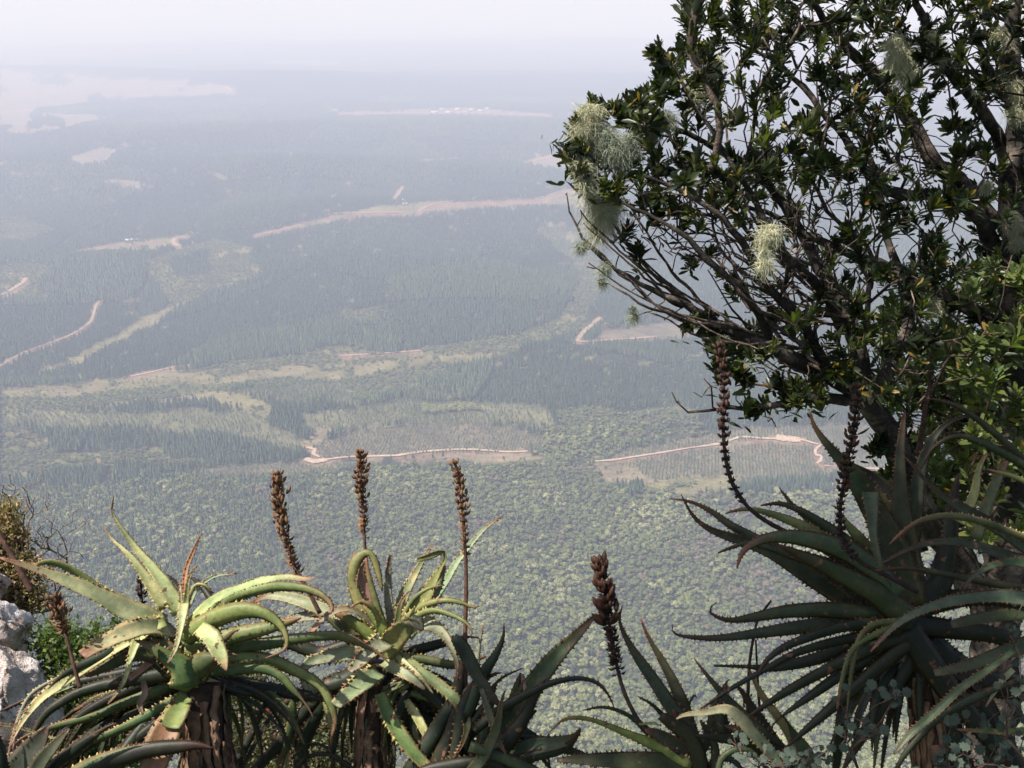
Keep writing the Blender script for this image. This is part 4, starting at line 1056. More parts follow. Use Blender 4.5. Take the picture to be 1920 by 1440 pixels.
LG = aloe('shaded aloe at the right edge whose arching leaves cross the big rosette', 1990, 1500, 2.9, '''
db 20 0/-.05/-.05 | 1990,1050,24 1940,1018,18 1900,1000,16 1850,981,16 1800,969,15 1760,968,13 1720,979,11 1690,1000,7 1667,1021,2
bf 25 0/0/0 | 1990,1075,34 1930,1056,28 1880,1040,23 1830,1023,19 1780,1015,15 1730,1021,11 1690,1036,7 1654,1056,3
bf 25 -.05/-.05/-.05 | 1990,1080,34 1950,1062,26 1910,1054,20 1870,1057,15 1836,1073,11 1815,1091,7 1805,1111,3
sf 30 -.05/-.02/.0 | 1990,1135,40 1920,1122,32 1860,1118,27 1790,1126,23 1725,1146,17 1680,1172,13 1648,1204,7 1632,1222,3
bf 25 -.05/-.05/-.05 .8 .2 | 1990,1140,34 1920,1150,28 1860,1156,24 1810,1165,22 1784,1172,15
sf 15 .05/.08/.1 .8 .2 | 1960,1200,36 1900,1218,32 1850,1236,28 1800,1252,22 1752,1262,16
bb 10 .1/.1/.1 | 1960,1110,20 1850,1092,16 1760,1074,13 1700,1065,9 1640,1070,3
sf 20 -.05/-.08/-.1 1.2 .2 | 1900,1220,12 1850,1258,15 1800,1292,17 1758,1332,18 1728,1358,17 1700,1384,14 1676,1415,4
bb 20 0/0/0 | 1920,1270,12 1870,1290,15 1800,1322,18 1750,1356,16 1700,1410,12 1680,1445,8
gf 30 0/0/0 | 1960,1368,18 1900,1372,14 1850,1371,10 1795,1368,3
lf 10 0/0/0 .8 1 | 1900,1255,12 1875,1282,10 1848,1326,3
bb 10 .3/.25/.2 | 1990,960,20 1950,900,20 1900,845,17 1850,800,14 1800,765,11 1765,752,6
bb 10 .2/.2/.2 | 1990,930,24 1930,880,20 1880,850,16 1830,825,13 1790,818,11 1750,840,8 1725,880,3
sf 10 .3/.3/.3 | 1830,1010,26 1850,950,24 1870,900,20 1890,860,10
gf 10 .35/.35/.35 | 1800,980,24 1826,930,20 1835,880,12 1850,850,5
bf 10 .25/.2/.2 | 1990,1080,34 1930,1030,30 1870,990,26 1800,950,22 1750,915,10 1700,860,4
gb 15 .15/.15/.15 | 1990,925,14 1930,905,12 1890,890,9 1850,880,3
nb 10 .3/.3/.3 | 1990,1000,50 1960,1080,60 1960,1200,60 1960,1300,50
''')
trunk(LG, '2010,1060,26 2020,1250,30 2030,1450,34 2035,1650,36 2040,1800,38', 3.0, strips=20, seed=13)
LH = aloe('blue-green aloe cut off by the lower left corner of the photograph', 10, 1560, 3.2, '''
sf 15 0/0/0 .8 .2 | 20,1500,90 42,1440,74 66,1400,50 84,1372,20 90,1360,6
sf 20 -.05/-.05/-.05 .6 .2 | 50,1500,40 72,1436,32 100,1400,24 130,1366,5
nb 10 .05/.05/.05 | 70,1500,40 100,1440,36 150,1400,28 190,1370,10
nb 10 -.05/-.05/-.05 | -10,1500,50 0,1440,46 -6,1400,30 -10,1370,10
db 10 .1/.1/.1 | 90,1500,40 150,1450,40 210,1420,30 260,1400,8
nb 10 .1/.1/.1 | 90,1500,60 180,1440,60 260,1410,50 330,1400,30
''')
print('aloe leaves', NLEAF[0])
# ------------------------------------------------------------------ the tree on the right, its shrub, lichen
def bark_mat(name, c0, c1, c2, scale=9):
    m, nt, b = nmat(name)
    n1 = noise_tex(nt, scale, 6, .65); n2 = noise_tex(nt, scale * 5, 4, .7)
    r1 = ramp(nt, n1.outputs['Fac'], [(.3, c0), (.52, c1), (.66, c2)])
    r2 = ramp(nt, n2.outputs['Fac'], [(.3, (.6, .6, .6)), (.7, (1.3, 1.3, 1.3))])
    nt.links.new(mix(nt, r1.outputs[0], r2.outputs[0], 1.0, 'MULTIPLY'), b.inputs['Base Color'])
    b.inputs['Roughness'].default_value = .9; b.inputs['Specular IOR Level'].default_value = .15
    bump(nt, b, n2.outputs['Fac'], .9, .012)
    return m
M_BARK = bark_mat('tree_bark', (.022, .018, .015), (.055, .046, .038), (.19, .15, .12))
M_TWIG = bark_mat('twig_bark', (.035, .025, .020), (.095, .070, .055), (.30, .225, .175), 14)
M_REDBARK = bark_mat('reddish_bark', (.06, .035, .028), (.15, .09, .07), (.26, .17, .14), 14)
def tree_leaf_mat(name, rough=.38, tr=.30):
    m, nt, b = nmat(name)
    a = N(nt, 'ShaderNodeAttribute', attribute_name='col')
    nt.links.new(a.outputs['Color'], b.inputs['Base Color']); b.inputs['Roughness'].default_value = rough
    b.inputs['Specular IOR Level'].default_value = .45
    t = N(nt, 'ShaderNodeBsdfTranslucent')
    tc = mix(nt, a.outputs['Color'], (1.9, 2.1, .75), 1.0, 'MULTIPLY'); nt.links.new(tc, t.inputs['Color'])
    ms = N(nt, 'ShaderNodeMixShader'); ms.inputs[0].default_value = tr
    out = nt.nodes['Material Output']
    nt.links.new(b.outputs[0], ms.inputs[1]); nt.links.new(t.outputs[0], ms.inputs[2]); nt.links.new(ms.outputs[0], out.inputs['Surface'])
    return m
M_LEAF = tree_leaf_mat('tree_leaf')
LV = np.array([(0, 0, 0), (.30, -.10, .05), (.30, .10, .05), (.66, -.155, .05), (.66, .155, .05), (.91, -.09, .0), (.91, .09, .0), (1, 0, -.03), (.30, 0, 0), (.66, 0, 0)])
LFc = [(0, 1, 8), (0, 8, 2), (1, 3, 9, 8), (8, 9, 4, 2), (3, 5, 7, 9), (9, 7, 6, 4)]
def leaf_frames(g, p, ax, nleaf, L, open_=1.0, back=.07):
    """positions and axes for a whorl of leaves on the end of a twig pointing along ax"""
    ax = nrm(ax); a = nrm(np.cross(ax, [.3, .5, .8])); b = np.cross(ax, a); out = []
    for k in range(nleaf):
        u = (k + .5) / nleaf; ph = k * 2.4 + g.uniform(-.25, .25)
        ang = (.25 + 1.15 * (1 - u) ** .8) * open_ + g.uniform(-.15, .15)      # inner leaves stand up
        d = ax * math.cos(ang) + (a * math.cos(ph) + b * math.sin(ph)) * math.sin(ang)
        o = p - ax * back * (1 - u) * g.uniform(.6, 1.2)
        w = nrm(np.cross(d, ax)); n_ = np.cross(w, d)
        if n_ @ ax < 0: n_ = -n_
        l = L * g.uniform(.7, 1.12) * (.72 + .28 * (1 - u))
        out.append((o, nrm(d), w, n_, l))
    return out
def leaves_to(V, Fc, cols, frames, g, base, wide=1.0):
    for (o, d, w, n_, l) in frames:
        b0 = len(V) 
        curl = g.uniform(-.10, .14)
        c = base * g.uniform(.75, 1.3) * np.array([g.uniform(.9, 1.15), 1, g.uniform(.8, 1.15)])
        if g.random() < .025: c = np.array([.30, .20, .05])
        for (x, y, z) in LV:
            V.append(o + d * x * l + w * y * l * .95 * wide + n_ * (z * l + curl * l * x * x))
            cols.append(c)
        Fc += [tuple(q + b0 for q in f) for f in LFc]
class Skel:
    def __init__(s): s.P = []; s.par = []; s.len = []
    def add(s, p, par):
        s.P.append(np.asarray(p, float)); s.par.append(par)
        s.len.append(0.0 if par < 0 else s.len[par] + np.linalg.norm(s.P[-1] - s.P[par])); return len(s.P) - 1
def limb_nodes(S, spec, step=.05, attach=None):
    """spec 'x,y,depth,radius_px'; returns node ids, radii"""
    K = np.array([[float(q) for q in t.split(',')] for t in spec.split()])
    P = np.array([at(k[0], k[1], k[2]) for k in K]); L = np.linalg.norm(np.diff(P, axis=0), axis=1).sum()
    n = max(int(L / step), 6); Q = catmull(np.concatenate([P, (K[:, 3] * K[:, 2] / F)[:, None]], 1), n)
    g = np.random.default_rng(int(K[:, :2].sum()))
    w = np.cumsum(g.normal(0, .005, (n, 3)), axis=0); w -= np.linspace(0, 1, n)[:, None] * w[-1]
    Q[:, :3] += w
    if S.P:
        A = np.array(S.P); i0 = int(np.argmin(np.linalg.norm(A - Q[0, :3], axis=1))) if attach is None else attach
    else: i0 = -1
    ids = []; prev = i0
    for q in Q: prev = S.add(q[:3], prev); ids.append(prev)
    return ids, Q
def grow(S, pts, bf=.35, step=.06, wob=.012, g=None):
    """join every target to the skeleton: short links, but also short ways back to the root"""
    g = g or np.random.default_rng(1); ends = []
    order = np.argsort([np.min(np.linalg.norm(np.array(S.P) - p, axis=1)) for p in pts])
    A = np.array(S.P); Ln = np.array(S.len)
    for q in order:
        p = pts[q]; d = np.linalg.norm(A - p, axis=1); c = d + bf * Ln; i = int(np.argmin(c)); dist = d[i]
        n = max(int(dist / step), 2); prev = i; s = S.P[i]
        par = S.par[i]; t0 = nrm(s - S.P[par]) if par >= 0 else nrm(p - s)
        m = s + (p - s) * .45 + t0 * dist * .16 + np.array([0, 0, -.05 * dist])
        new = []
        for k in range(1, n + 1):
            u = k / n; b = s * (1 - u) ** 2 + m * 2 * u * (1 - u) + p * u * u
            if k < n: b = b + g.normal(0, wob, 3)
            prev = S.add(b, prev); new.append(b)
        A = np.concatenate([A, np.array(new)]); Ln = np.concatenate([Ln, np.array(S.len[-n:])])
        ends.append(prev)
    return ends
def skeleton_radii(S, tip=.0022, power=2.3, fixed=None):
    n = len(S.P); ch = np.zeros(n); hasch = np.zeros(n, bool); r = np.zeros(n)
    for i in range(n - 1, -1, -1):
        if not hasch[i]: ch[i] = tip ** power
        r[i] = ch[i] ** (1 / power)
        if S.par[i] >= 0: ch[S.par[i]] += ch[i]; hasch[S.par[i]] = True
    return r
def chains(S, skip):
    """split the skeleton (without the ids in skip) into runs for tubes"""
    kids = {}
    for i, p in enumerate(S.par): kids.setdefault(p, []).append(i)
    out = []
    for i in range(len(S.P)):
        if i in skip: continue
        p = S.par[i]
        if p >= 0 and p not in skip and kids[p][0] == i: continue
        run = ([p] if p >= 0 else []) + [i]; c = i
        while c in kids:
            nx = [k for k in kids[c] if k not in skip]
            if not nx: break
            c = nx[0] if nx[0] == kids[c][0] else None
            if c is None: break
            run.append(c)
        if len(run) > 1: out.append(run)
    return out
def inpoly(x, y, poly):
    c = False; j = len(poly) - 1
    for i in range(len(poly)):
        xi, yi = poly[i]; xj, yj = poly[j]
        if (yi > y) != (yj > y) and x < (xj - xi) * (y - yi) / (yj - yi) + xi: c = not c
        j = i
    return c
def foliage(name, parent, frames_list, base_list, g, limit=300, wide=1.0, mat=None):
    """the leaf clusters that show largest are parts of their own, the others one mass"""
    org = parent_world(parent); order = sorted(range(len(frames_list)), key=lambda k: frames_list[k][1])
    V = []; Fc = []; cols = []
    for q, k in enumerate(order):
        fr, key, bs = frames_list[k][0], frames_list[k][1], base_list[k]
        if q < limit:
            v = []; f = []; c = []; leaves_to(v, f, c, fr, g, bs, wide); obj_np(name, v, f, mat or M_LEAF, parent, cols=np.array(c), smooth=False)
        else: leaves_to(V, Fc, cols, fr, g, bs, wide)
    if V:
        o = obj_np('foliage', V, Fc, mat or M_LEAF, parent, cols=np.array(cols), smooth=False); o['kind'] = 'stuff'

def big_tree():
    g = np.random.default_rng(21)
    root = at(1850, 1500, 4.6)
    t = thing('tree', 'gnarled leafy tree hung with pale lichen that fills the upper right of the photograph', 'tree', tuple(root))
    S = Skel(); fixed = {}; parts = []
    specs = [('trunk', '1840,1640,4.6,58 1850,1500,4.6,52 1862,1200,4.6,46 1876,1000,4.6,40 1884,800,4.6,36 1880,640,4.6,33 1892,500,4.6,30 1885,380,4.6,27 1893,250,4.6,22 1900,120,4.6,18 1912,-40,4.6,13 1930,-250,4.6,8'),
             ('branch', '1862,1180,4.6,30 1800,1050,4.5,29 1740,960,4.4,28 1700,870,4.3,27 1664,800,4.25,25 1636,765,4.2,23 1610,735,4.2,20'),
             ('branch', '1612,740,4.2,20 1560,700,4.2,18 1500,668,4.15,17 1445,640,4.1,15 1395,620,4.1,13 1345,595,4.1,11 1295,568,4.05,8 1235,540,4.0,6 1180,512,4.0,5 1130,478,4.0,4 1092,440,4.0,3 1068,392,4.0,2 1063,365,4.0,1.2'),
             ('branch', '1615,745,4.2,13 1570,752,4.2,11 1510,752,4.1,9 1470,758,4.1,7 1420,765,4.1,5 1370,766,4.1,4 1325,770,4.1,3 1290,773,4.1,2.5'),
             ('branch', '1630,760,4.2,18 1618,690,4.3,17 1592,610,4.35,15 1568,545,4.4,14 1530,480,4.45,12 1485,400,4.5,10 1420,320,4.5,8 1330,262,4.4,6 1240,222,4.3,4 1160,205,4.2,3'),
             ('branch', '1880,520,4.6,18 1840,430,4.5,16 1765,382,4.4,13 1690,368,4.3,12 1642,352,4.3,10 1600,300,4.3,9 1560,240,4.3,7 1500,160,4.3,6 1440,110,4.3,4 1380,80,4.3,3'),
             ('branch', '1875,420,4.7,18 1800,345,4.8,17 1745,290,4.8,16 1695,215,4.8,14 1640,140,4.8,12 1590,95,4.8,10 1545,40,4.8,8 1500,-40,4.7,6'),
             ('branch', '1882,620,4.6,18 1800,570,4.7,14 1740,538,4.7,12 1680,512,4.8,10 1600,478,4.8,9 1520,440,4.8,7 1440,400,4.7,5 1340,380,4.6,4'),
             ('branch', '1640,740,4.3,14 1690,640,4.5,12 1700,580,4.7,11 1680,500,4.9,9 1655,420,5.0,7 1640,330,5.0,6 1600,220,5.0,5'),
             ('branch', '1560,700,4.2,11 1500,610,4.1,10 1440,540,4.0,9 1390,470,3.95,8 1330,400,3.9,6 1260,350,3.9,5 1190,320,3.9,3 1130,300,3.9,2'),
             ('branch', '1580,620,4.4,11 1540,560,4.2,10 1500,500,4.0,9 1460,460,3.9,8 1420,380,3.85,6 1370,300,3.85,5 1310,200,3.85,4 1270,130,3.85,3 1245,100,3.85,2'),
             ('branch', '1890,300,4.6,14 1830,200,4.4,12 1780,120,4.3,10 1740,40,4.2,8 1700,-80,4.1,6 1640,-260,4.0,4'),
             ('branch', '1445,640,4.1,9 1400,560,3.95,8 1350,510,3.85,7 1290,450,3.8,6 1230,410,3.8,4 1170,380,3.85,3 1120,350,3.9,2'),
             ('branch', '1884,800,4.6,18 1980,650,4.5,14 2100,450,4.2,10 2200,200,4.0,7 2250,-100,3.8,5')]
    skip = set()
    top = at(1912, -40, 4.6); w3 = lambda *q: np.array(q)
    shade_limbs = [[(*top, .045), (1.7, 4.0, 1.5, .038), (1.2, 3.3, 2.1, .030), (.6, 2.6, 2.4, .020), (0, 2.0, 2.5, .010)],  # limbs added above the view to carry foliage that shades the aloes
                  [(1.7, 4.0, 1.5, .030), (1.5, 3.0, 1.9, .026), (1.1, 2.2, 2.1, .018), (.5, 1.4, 2.2, .009)],
                  [(1.2, 3.3, 2.1, .022), (.6, 3.2, 2.6, .016), (0, 3.0, 2.8, .009)]]
    for sp in specs + shade_limbs:
        if isinstance(sp, list):
            nm = 'branch'; Q = catmull(np.array(sp), 40); i0 = int(np.argmin(np.linalg.norm(np.array(S.P) - Q[0, :3], axis=1))); ids = []; prev = i0
            for q in Q: prev = S.add(q[:3], prev); ids.append(prev)
        else:
            nm, sp = sp; ids, Q = limb_nodes(S, sp)
        skip |= set(ids[1:])
        V, Fc = tubes([Q[:, :3]], [np.maximum(Q[:, 3] * .93 * (1 + g.normal(0, .045, len(Q))), .0015)], 9, .09, g)
        obj_np(nm, V, Fc, M_BARK, t)
    # a fan of thin side branches that sweeps up and to the left off the low limb
    lim = [(1290, 565), (1345, 595), (1395, 620), (1445, 640), (1500, 668), (1560, 700), (1500, 610), (1440, 540), (1560, 560), (1500, 500), (1600, 600)]
    for k in range(34):
        x0, y0 = lim[k % len(lim)]; x0 += g.normal(0, 12); y0 += g.normal(0, 8); L = g.uniform(170, 360); an = R(g.uniform(118, 168)); dd = g.uniform(3.85, 4.3)
        x1 = x0 + math.cos(an) * L; y1 = y0 - math.sin(an) * L
        if x1 < 1085: x1 = 1085 + g.uniform(0, 40)
        mx = (x0 + x1) / 2 - g.uniform(0, 22); my = (y0 + y1) / 2 + g.uniform(5, 34); rr = g.uniform(3.2, 5.2)
        ids, Q = limb_nodes(S, '%g,%g,4.1,%g %g,%g,%g,%g %g,%g,%g,1.4' % (x0, y0, rr, mx, my, dd, rr * .7, x1, y1, dd), step=.04); skip |= set(ids[1:])
        V, Fc = tubes([Q[:, :3]], [np.maximum(Q[:, 3] * .93 * (1 + g.normal(0, .07, len(Q))), .0015)], 6, .1, g); obj_np('branch', V, Fc, M_TWIG, t)
    # where the leaf clusters stand
    dense = [(1285, -120), (1300, 30), (1225, 80), (1235, 150), (1190, 170), (1180, 215), (1110, 200), (1075, 250), (1062, 300), (1100, 350), (1200, 400), (1250, 430), (1320, 500), (1380, 560), (1330, 600), (1340, 650), (1400, 700),
             (1480, 745), (1580, 730), (1640, 770), (1700, 700), (1800, 640), (1990, 640), (2050, -120)]
    holes = [(1870, 215, 34), (1890, 260, 30), (1590, 20, 18), (1655, 70, 16), (1640, 560, 22), (1700, 455, 20), (1560, 560, 18), (1650, 470, 26), (1770, 610, 14), (1500, 560, 14), (1840, 330, 22), (1300, 530, 40), (1230, 500, 50), (1380, 430, 20), (1760, 250, 22), (1250, 440, 30), (1620, 640, 16), (1420, 700, 30)]
    pts = []; tries = 0
    while len(pts) < 860 and tries < 30000:
        tries += 1
        x = g.uniform(1050, 2050); y = g.uniform(-110, 770)
        if not inpoly(x, y, dense): continue
        if any((x - hx) ** 2 + (y - hy) ** 2 < hr * hr for hx, hy, hr in holes): continue
        if y > 380 and g.random() < .25: continue
        if 400 < y < 620 and x < 1500 and g.random() < .62: continue
        d = g.uniform(3.75, 5.3) if x > 1350 else g.uniform(3.75, 4.35)
        pts.append((at(x, y, d), 1))
    for k in range(230): pts.append((at(g.uniform(1690, 2010), g.uniform(600, 1030), g.uniform(4.7, 5.7)), 1))
    # edge clusters that draw the outline
    for (x, y, d) in ((1235, 100, 3.85), (1245, 130, 3.85), (1228, 150, 3.85), (1262, 165, 3.85), (1290, 30, 4), (1280, 8, 4), (1302, 60, 4), (1290, 100, 3.9), (1205, 175, 3.9), (1212, 200, 3.9), (1185, 190, 3.9), (1130, 210, 4), (1112, 205, 3.95), (1090, 235, 3.9), (1155, 215, 4), (1175, 225, 4),
                      (1072, 285, 3.9), (1068, 292, 3.95), (1085, 315, 3.9), (1078, 328, 3.9), (1100, 335, 3.85), (1125, 340, 3.9), (1140, 355, 3.9), (1095, 300, 3.9), (1160, 360, 3.9), (1335, 625, 4.1), (1338, 650, 4.1), (1345, 672, 4.1), (1352, 690, 4.1), (1330, 610, 4.1), (1360, 700, 4.1),
                      (1385, 700, 4.1), (1400, 715, 4.1), (1410, 765, 4.1), (1415, 775, 4.1), (1470, 720, 4.1), (1478, 745, 4.1), (1490, 735, 4.1), (1462, 705, 4.1), (1560, 640, 4.0), (1605, 560, 4.0), (1610, 590, 4.0), (1600, 620, 4.0), (1620, 640, 4.0), (1580, 670, 4.0), (1600, 700, 4.0), (1560, 700, 4.0),
                      (1380, 530, 4.0), (1290, 490, 4.0), (1190, 470, 4.0), (1300, 600, 4.0), (1180, 430, 4.0), (1220, 390, 4.0), (1240, 350, 4), (1665, 830, 4.3), (1655, 850, 4.3), (1660, 880, 4.3), (1650, 815, 4.3), (1640, 830, 4.3), (1700, 760, 4.2), (1520, 720, 4.2), (1540, 735, 4.2)):
        for k in range(2): pts.append((at(x + g.normal(0, 7), y + g.normal(0, 7), d + g.normal(0, .05)), 1))
    # crown goes on out of view; unseen clusters added sunward to shade the aloes
    def hidden(p):
        x, y = to_px(p); return p @ FWD < .3 or not (-60 < x < 1980 and -70 < y < 1500)
    sun = np.array(sdir); over = []
    for k in range(430):
        x = g.uniform(1290, 2200); y = g.uniform(-620, -70); p = at(x, y, g.uniform(3.4, 5.2))
        if p[2] < 3.4: pts.append((p, 0))
    for (x0, x1, y0, y1, d, n) in ((1450, 1960, 880, 1440, 3.25, 430), (1260, 1560, 1060, 1440, 3.45, 190), (1020, 1300, 1260, 1440, 3.55, 90), (860, 1080, 1230, 1440, 3.6, 80), (1600, 1960, 760, 1000, 3.6, 150), (1200, 1400, 1180, 1440, 3.5, 50), (1500, 1960, 1150, 1440, 3.0, 150)):
        for k in range(n):
            t0 = at(g.uniform(x0, x1), g.uniform(y0, y1), d + g.uniform(-.2, .2)); zt = g.uniform(1.5, 2.9)
            p = t0 + sun * (zt - t0[2]) / sun[2] + g.normal(0, .05, 3)
            if hidden(p): pts.append((p, 0))
    print('shade clusters', len(pts))
    for k in range(160): pts.append((at(g.uniform(1960, 2400), g.uniform(-100, 700), g.uniform(3.8, 5.3)), 0))
    P = [p for p, _ in pts]
    ends = grow(S, P, .30, .07, .010, g)
    nleafy = len(S.P)
    # bare twigs on the lower left side
    bare = []
    for (x, y) in ((1063, 362), (1090, 395), (1085, 462), (1100, 500), (1122, 530), (1128, 505), (1188, 595), (1215, 585), (1245, 600), (1185, 545), (1205, 560), (1260, 735), (1275, 760), (1300, 735), (1320, 710), (1322, 735), (1345, 728), (1335, 745), (1380, 735), (1150, 455), (1118, 420), (1160, 480), (1100, 450), (1230, 575), (1270, 590), (1440, 790), (1455, 800), (1430, 780), (1355, 710)):
        bare.append(at(x, y, g.uniform(3.95, 4.1)))
    for k in range(520):
        x = g.uniform(1120, 1560); y = g.uniform(330, 600)
        if y > 380 + (x - 1100) * .62: continue
        bare.append(at(x, y, g.uniform(3.8, 4.5)))
    for k in range(480): bare.append(at(g.uniform(1330, 1900), g.uniform(40, 720), g.uniform(3.8, 4.9)))
    grow(S, bare, .42, .06, .008, g)
    r = skeleton_radii(S, .0024, 2.7)
    paths = []; rads = []
    for run in chains(S, skip):
        pp = np.array([S.P[i] for i in run]); rr = np.array([min(r[i], .014) for i in run]); rr[0] = rr[1]
        paths.append(pp); rads.append(rr)
    V, Fc = tubes(paths, rads, 5, .12, g)
    tw = obj_np('twigs', V, Fc, M_TWIG, t); tw['kind'] = 'stuff'
    # leaves
    fl = []; bl = []
    order = np.argsort([np.min(np.linalg.norm(np.array(P[:1]) - p, axis=1)) for p in P])
    for e in ends:
        p = S.P[e]; par = S.par[e]; ax = nrm(nrm(p - S.P[par]) * .9 + np.array([0, 0, .55]) + g.normal(0, .22, 3))
        x, y = to_px(p); vis = 1060 < x < 1930 and -20 < y < 900; d = float(p @ FWD)
        L = g.uniform(.048, .076)
        fr = leaf_frames(g, p, ax, int(g.integers(18, 29)), L, g.uniform(.5, .95), g.uniform(.03, .09))
        bs = np.array([.026, .037, .014]) * g.uniform(.7, 1.35)
        if g.random() < .24: bs = np.array([.085, .105, .035])  # lighter yellow-green clusters paint sunlit tips into the colour
        # a second, older whorl lower on the twig
        if g.random() < .4:
            q = S.P[par]; fr += leaf_frames(g, q, ax, int(g.integers(7, 13)), L * .95, 1.15, .10)
        fl.append((fr, d if vis else 50 + d)); bl.append(bs)
    foliage('leaf_cluster', t, fl, bl, g, 300)
    print('tree clusters', len(fl), 'nodes', len(S.P))
    return t
TREE = big_tree()

def lit_shrub():
    """broad-leaved shrub with reddish stems below the tree crown, leaves brightened to paint sunlight"""
    g = np.random.default_rng(5)
    t = thing('shrub', 'bushy shrub with yellow-green leaves painted sunlit and reddish stems right of the large aloe', 'shrub', tuple(at(1900, 1200, 5.2)))
    S = Skel(); skip = set()
    for sp in ('1880,1750,5.2,18 1890,1450,5.2,16 1900,1200,5.2,14 1905,1050,5.2,12 1898,960,5.1,10 1870,860,5.0,8 1835,780,5.0,7 1800,700,5.0,5 1775,640,5.0,4',
               '1905,1040,5.2,10 1860,930,5.0,8 1800,850,4.9,6 1760,790,4.9,5 1745,700,4.9,4', '1898,960,5.1,10 1915,860,5.1,8 1930,760,5.1,6 1900,640,5.1,4 1850,520,5.1,3',
               '1893,1180,5.15,11 1850,1080,4.9,10 1770,990,4.5,9 1720,930,4.4,8 1712,880,4.4,8 1722,820,4.4,7 1735,760,4.4,6 1745,700,4.4,4 1738,640,4.4,3', '1870,860,5,7 1900,780,4.9,6 1912,700,4.8,5 1905,620,4.8,3', '1800,850,4.9,6 1840,740,4.7,5 1880,640,4.7,4'):
        ids, Q = limb_nodes(S, sp); skip |= set(ids[1:])
        V, Fc = tubes([Q[:, :3]], [np.maximum(Q[:, 3] * .8, .002)], 7, .08, g); obj_np('stem', V, Fc, M_REDBARK, t)
    pts = []
    while len(pts) < 430:
        x = g.uniform(1650, 2000); y = g.uniform(490, 1010)
        if y < 560 and x < 1780: continue
        if x < 1700 and y > 760 : continue
        pts.append(at(x, y, g.uniform(4.6, 5.7) if x < 1800 or g.random() < .72 else g.uniform(3.85, 4.4)))
    for (x, y, d) in ((1668, 735, 4.3), (1680, 760, 4.3), (1790, 925, 4.5), (1800, 905, 4.5), (1780, 918, 4.5), (1700, 900, 4.6), (1668, 895, 4.6), (1860, 530, 4.4), (1905, 620, 4.4), (1890, 650, 4.4), (1775, 880, 4.6), (1845, 640, 4.5), (1750, 660, 4.5), (1770, 610, 4.5), (1720, 680, 4.5), (1700, 740, 4.4)):
        for k in range(2): pts.append(at(x + g.normal(0, 5), y + g.normal(0, 5), d))
    ends = grow(S, pts, .35, .07, .01, g); r = skeleton_radii(S, .0017, 2.3); paths = []; rads = []
    for run in chains(S, skip):
        paths.append(np.array([S.P[i] for i in run])); rr = np.array([min(r[i], .008) for i in run]); rr[0] = rr[1]; rads.append(rr)
    V, Fc = tubes(paths, rads, 5, .1, g); o = obj_np('twigs', V, Fc, M_REDBARK, t); o['kind'] = 'stuff'
    fl = []; bl = []
    for e in ends:
        p = S.P[e]; ax = nrm(nrm(p - S.P[S.par[e]]) * .5 + np.array([-.1, -.15, .8]) + g.normal(0, .2, 3))
        fl.append((leaf_frames(g, p, ax, int(g.integers(11, 18)), g.uniform(.06, .085), g.uniform(.9, 1.2), .06), float(p @ FWD))); bl.append(np.array([.12, .155, .045]) * g.uniform(.7, 1.4))  # sunlight the crown blocks is painted in as a lighter leaf colour
    foliage('leaf_cluster', t, fl, bl, g, 290, 1.15)
lit_shrub()

# ------------------------------------------------------------------ beard lichen
M_LICH = simple_mat('lichen', (.42, .41, .25), (.66, .64, .43), 30, .95, .2, .002, .05)
M_LICHD = simple_mat('grey_lichen', (.24, .27, .19), (.40, .42, .31), 30, .95, .2, .002, .05)  # darker copy of the lichen colour; paints shade on the big beard
def lichen(label, blobs, D, n, length=.08, dark=False, group='beard lichen hanging in the tree'):
    """blobs: x,y,r on the photograph; hair-thin tangled strands that hang from the twigs"""
    g = np.random.default_rng(int(sum(b[0] for b in blobs)) + n); n = int(n * 2.3); V = []; Fc = []
    wts = np.array([b[2] ** 2 for b in blobs], float); wts /= wts.sum()
    for q in range(n):
        b = blobs[int(g.choice(len(blobs), p=wts))]
        o = g.normal(size=3); o = o / np.linalg.norm(o) * g.random() ** .45
        p = at(b[0] + o[0] * b[2], b[1] + o[2] * b[2], D + o[1] * b[2] * D / F * 1.2)
        d = nrm(g.normal(size=3) * np.array([1, 1, .8]) + np.array([0, 0, -.5])); m = 7; l = length * g.uniform(.4, 1.2) / m
        w = nrm(g.normal(size=3)) * g.uniform(.0006, .0012); b0 = len(V)
        for k in range(m):
            s = 1 - .75 * k / (m - 1); V += [p - w * s, p + w * s]
            d = nrm(d + g.normal(0, .42, 3) + np.array([0, 0, -.30])); p = p + d * l
        for k in range(m - 1): Fc.append((b0 + 2 * k, b0 + 2 * k + 1, b0 + 2 * k + 3, b0 + 2 * k + 2))
    org = at(blobs[0][0], blobs[0][1], D)
    o = obj_np('beard_lichen', V, Fc, M_LICHD if dark else M_LICH, origin=org, smooth=False)
    return tag(o, label, 'lichen', group)
lichen('pale lichen cap on the outermost left branch tip, tallest of the pale tufts', [(1102, 213, 19), (1090, 240, 17), (1078, 266, 9), (1118, 203, 9)], 3.88, 1500)
lichen('big shade-toned lichen beard just right of the pale cap at the left branch tip', [(1132, 252, 24), (1158, 280, 26), (1182, 258, 14), (1122, 278, 14), (1168, 312, 11), (1195, 285, 9)], 3.90, 2300, dark=True)
lichen('cream coloured lichen curtain hanging lowest on the left side of the tree', [(1108, 362, 12), (1128, 388, 20), (1118, 420, 11), (1152, 378, 12), (1140, 410, 14), (1122, 436, 7)], 3.98, 1100, .12)
lichen('small lichen tuft below the leaves at the left edge of the crown', [(1095, 310, 14), (1100, 335, 12)], 3.85, 900)
lichen('narrow two-part lichen beard hanging in the middle of the crown', [(1440, 438, 15), (1434, 466, 7), (1436, 492, 10), (1450, 430, 10)], 3.74, 800)
lichen('sunlit lichen mass high between the upper branches', [(1690, 105, 26), (1705, 140, 20), (1680, 75, 14)], 4.0, 1800)
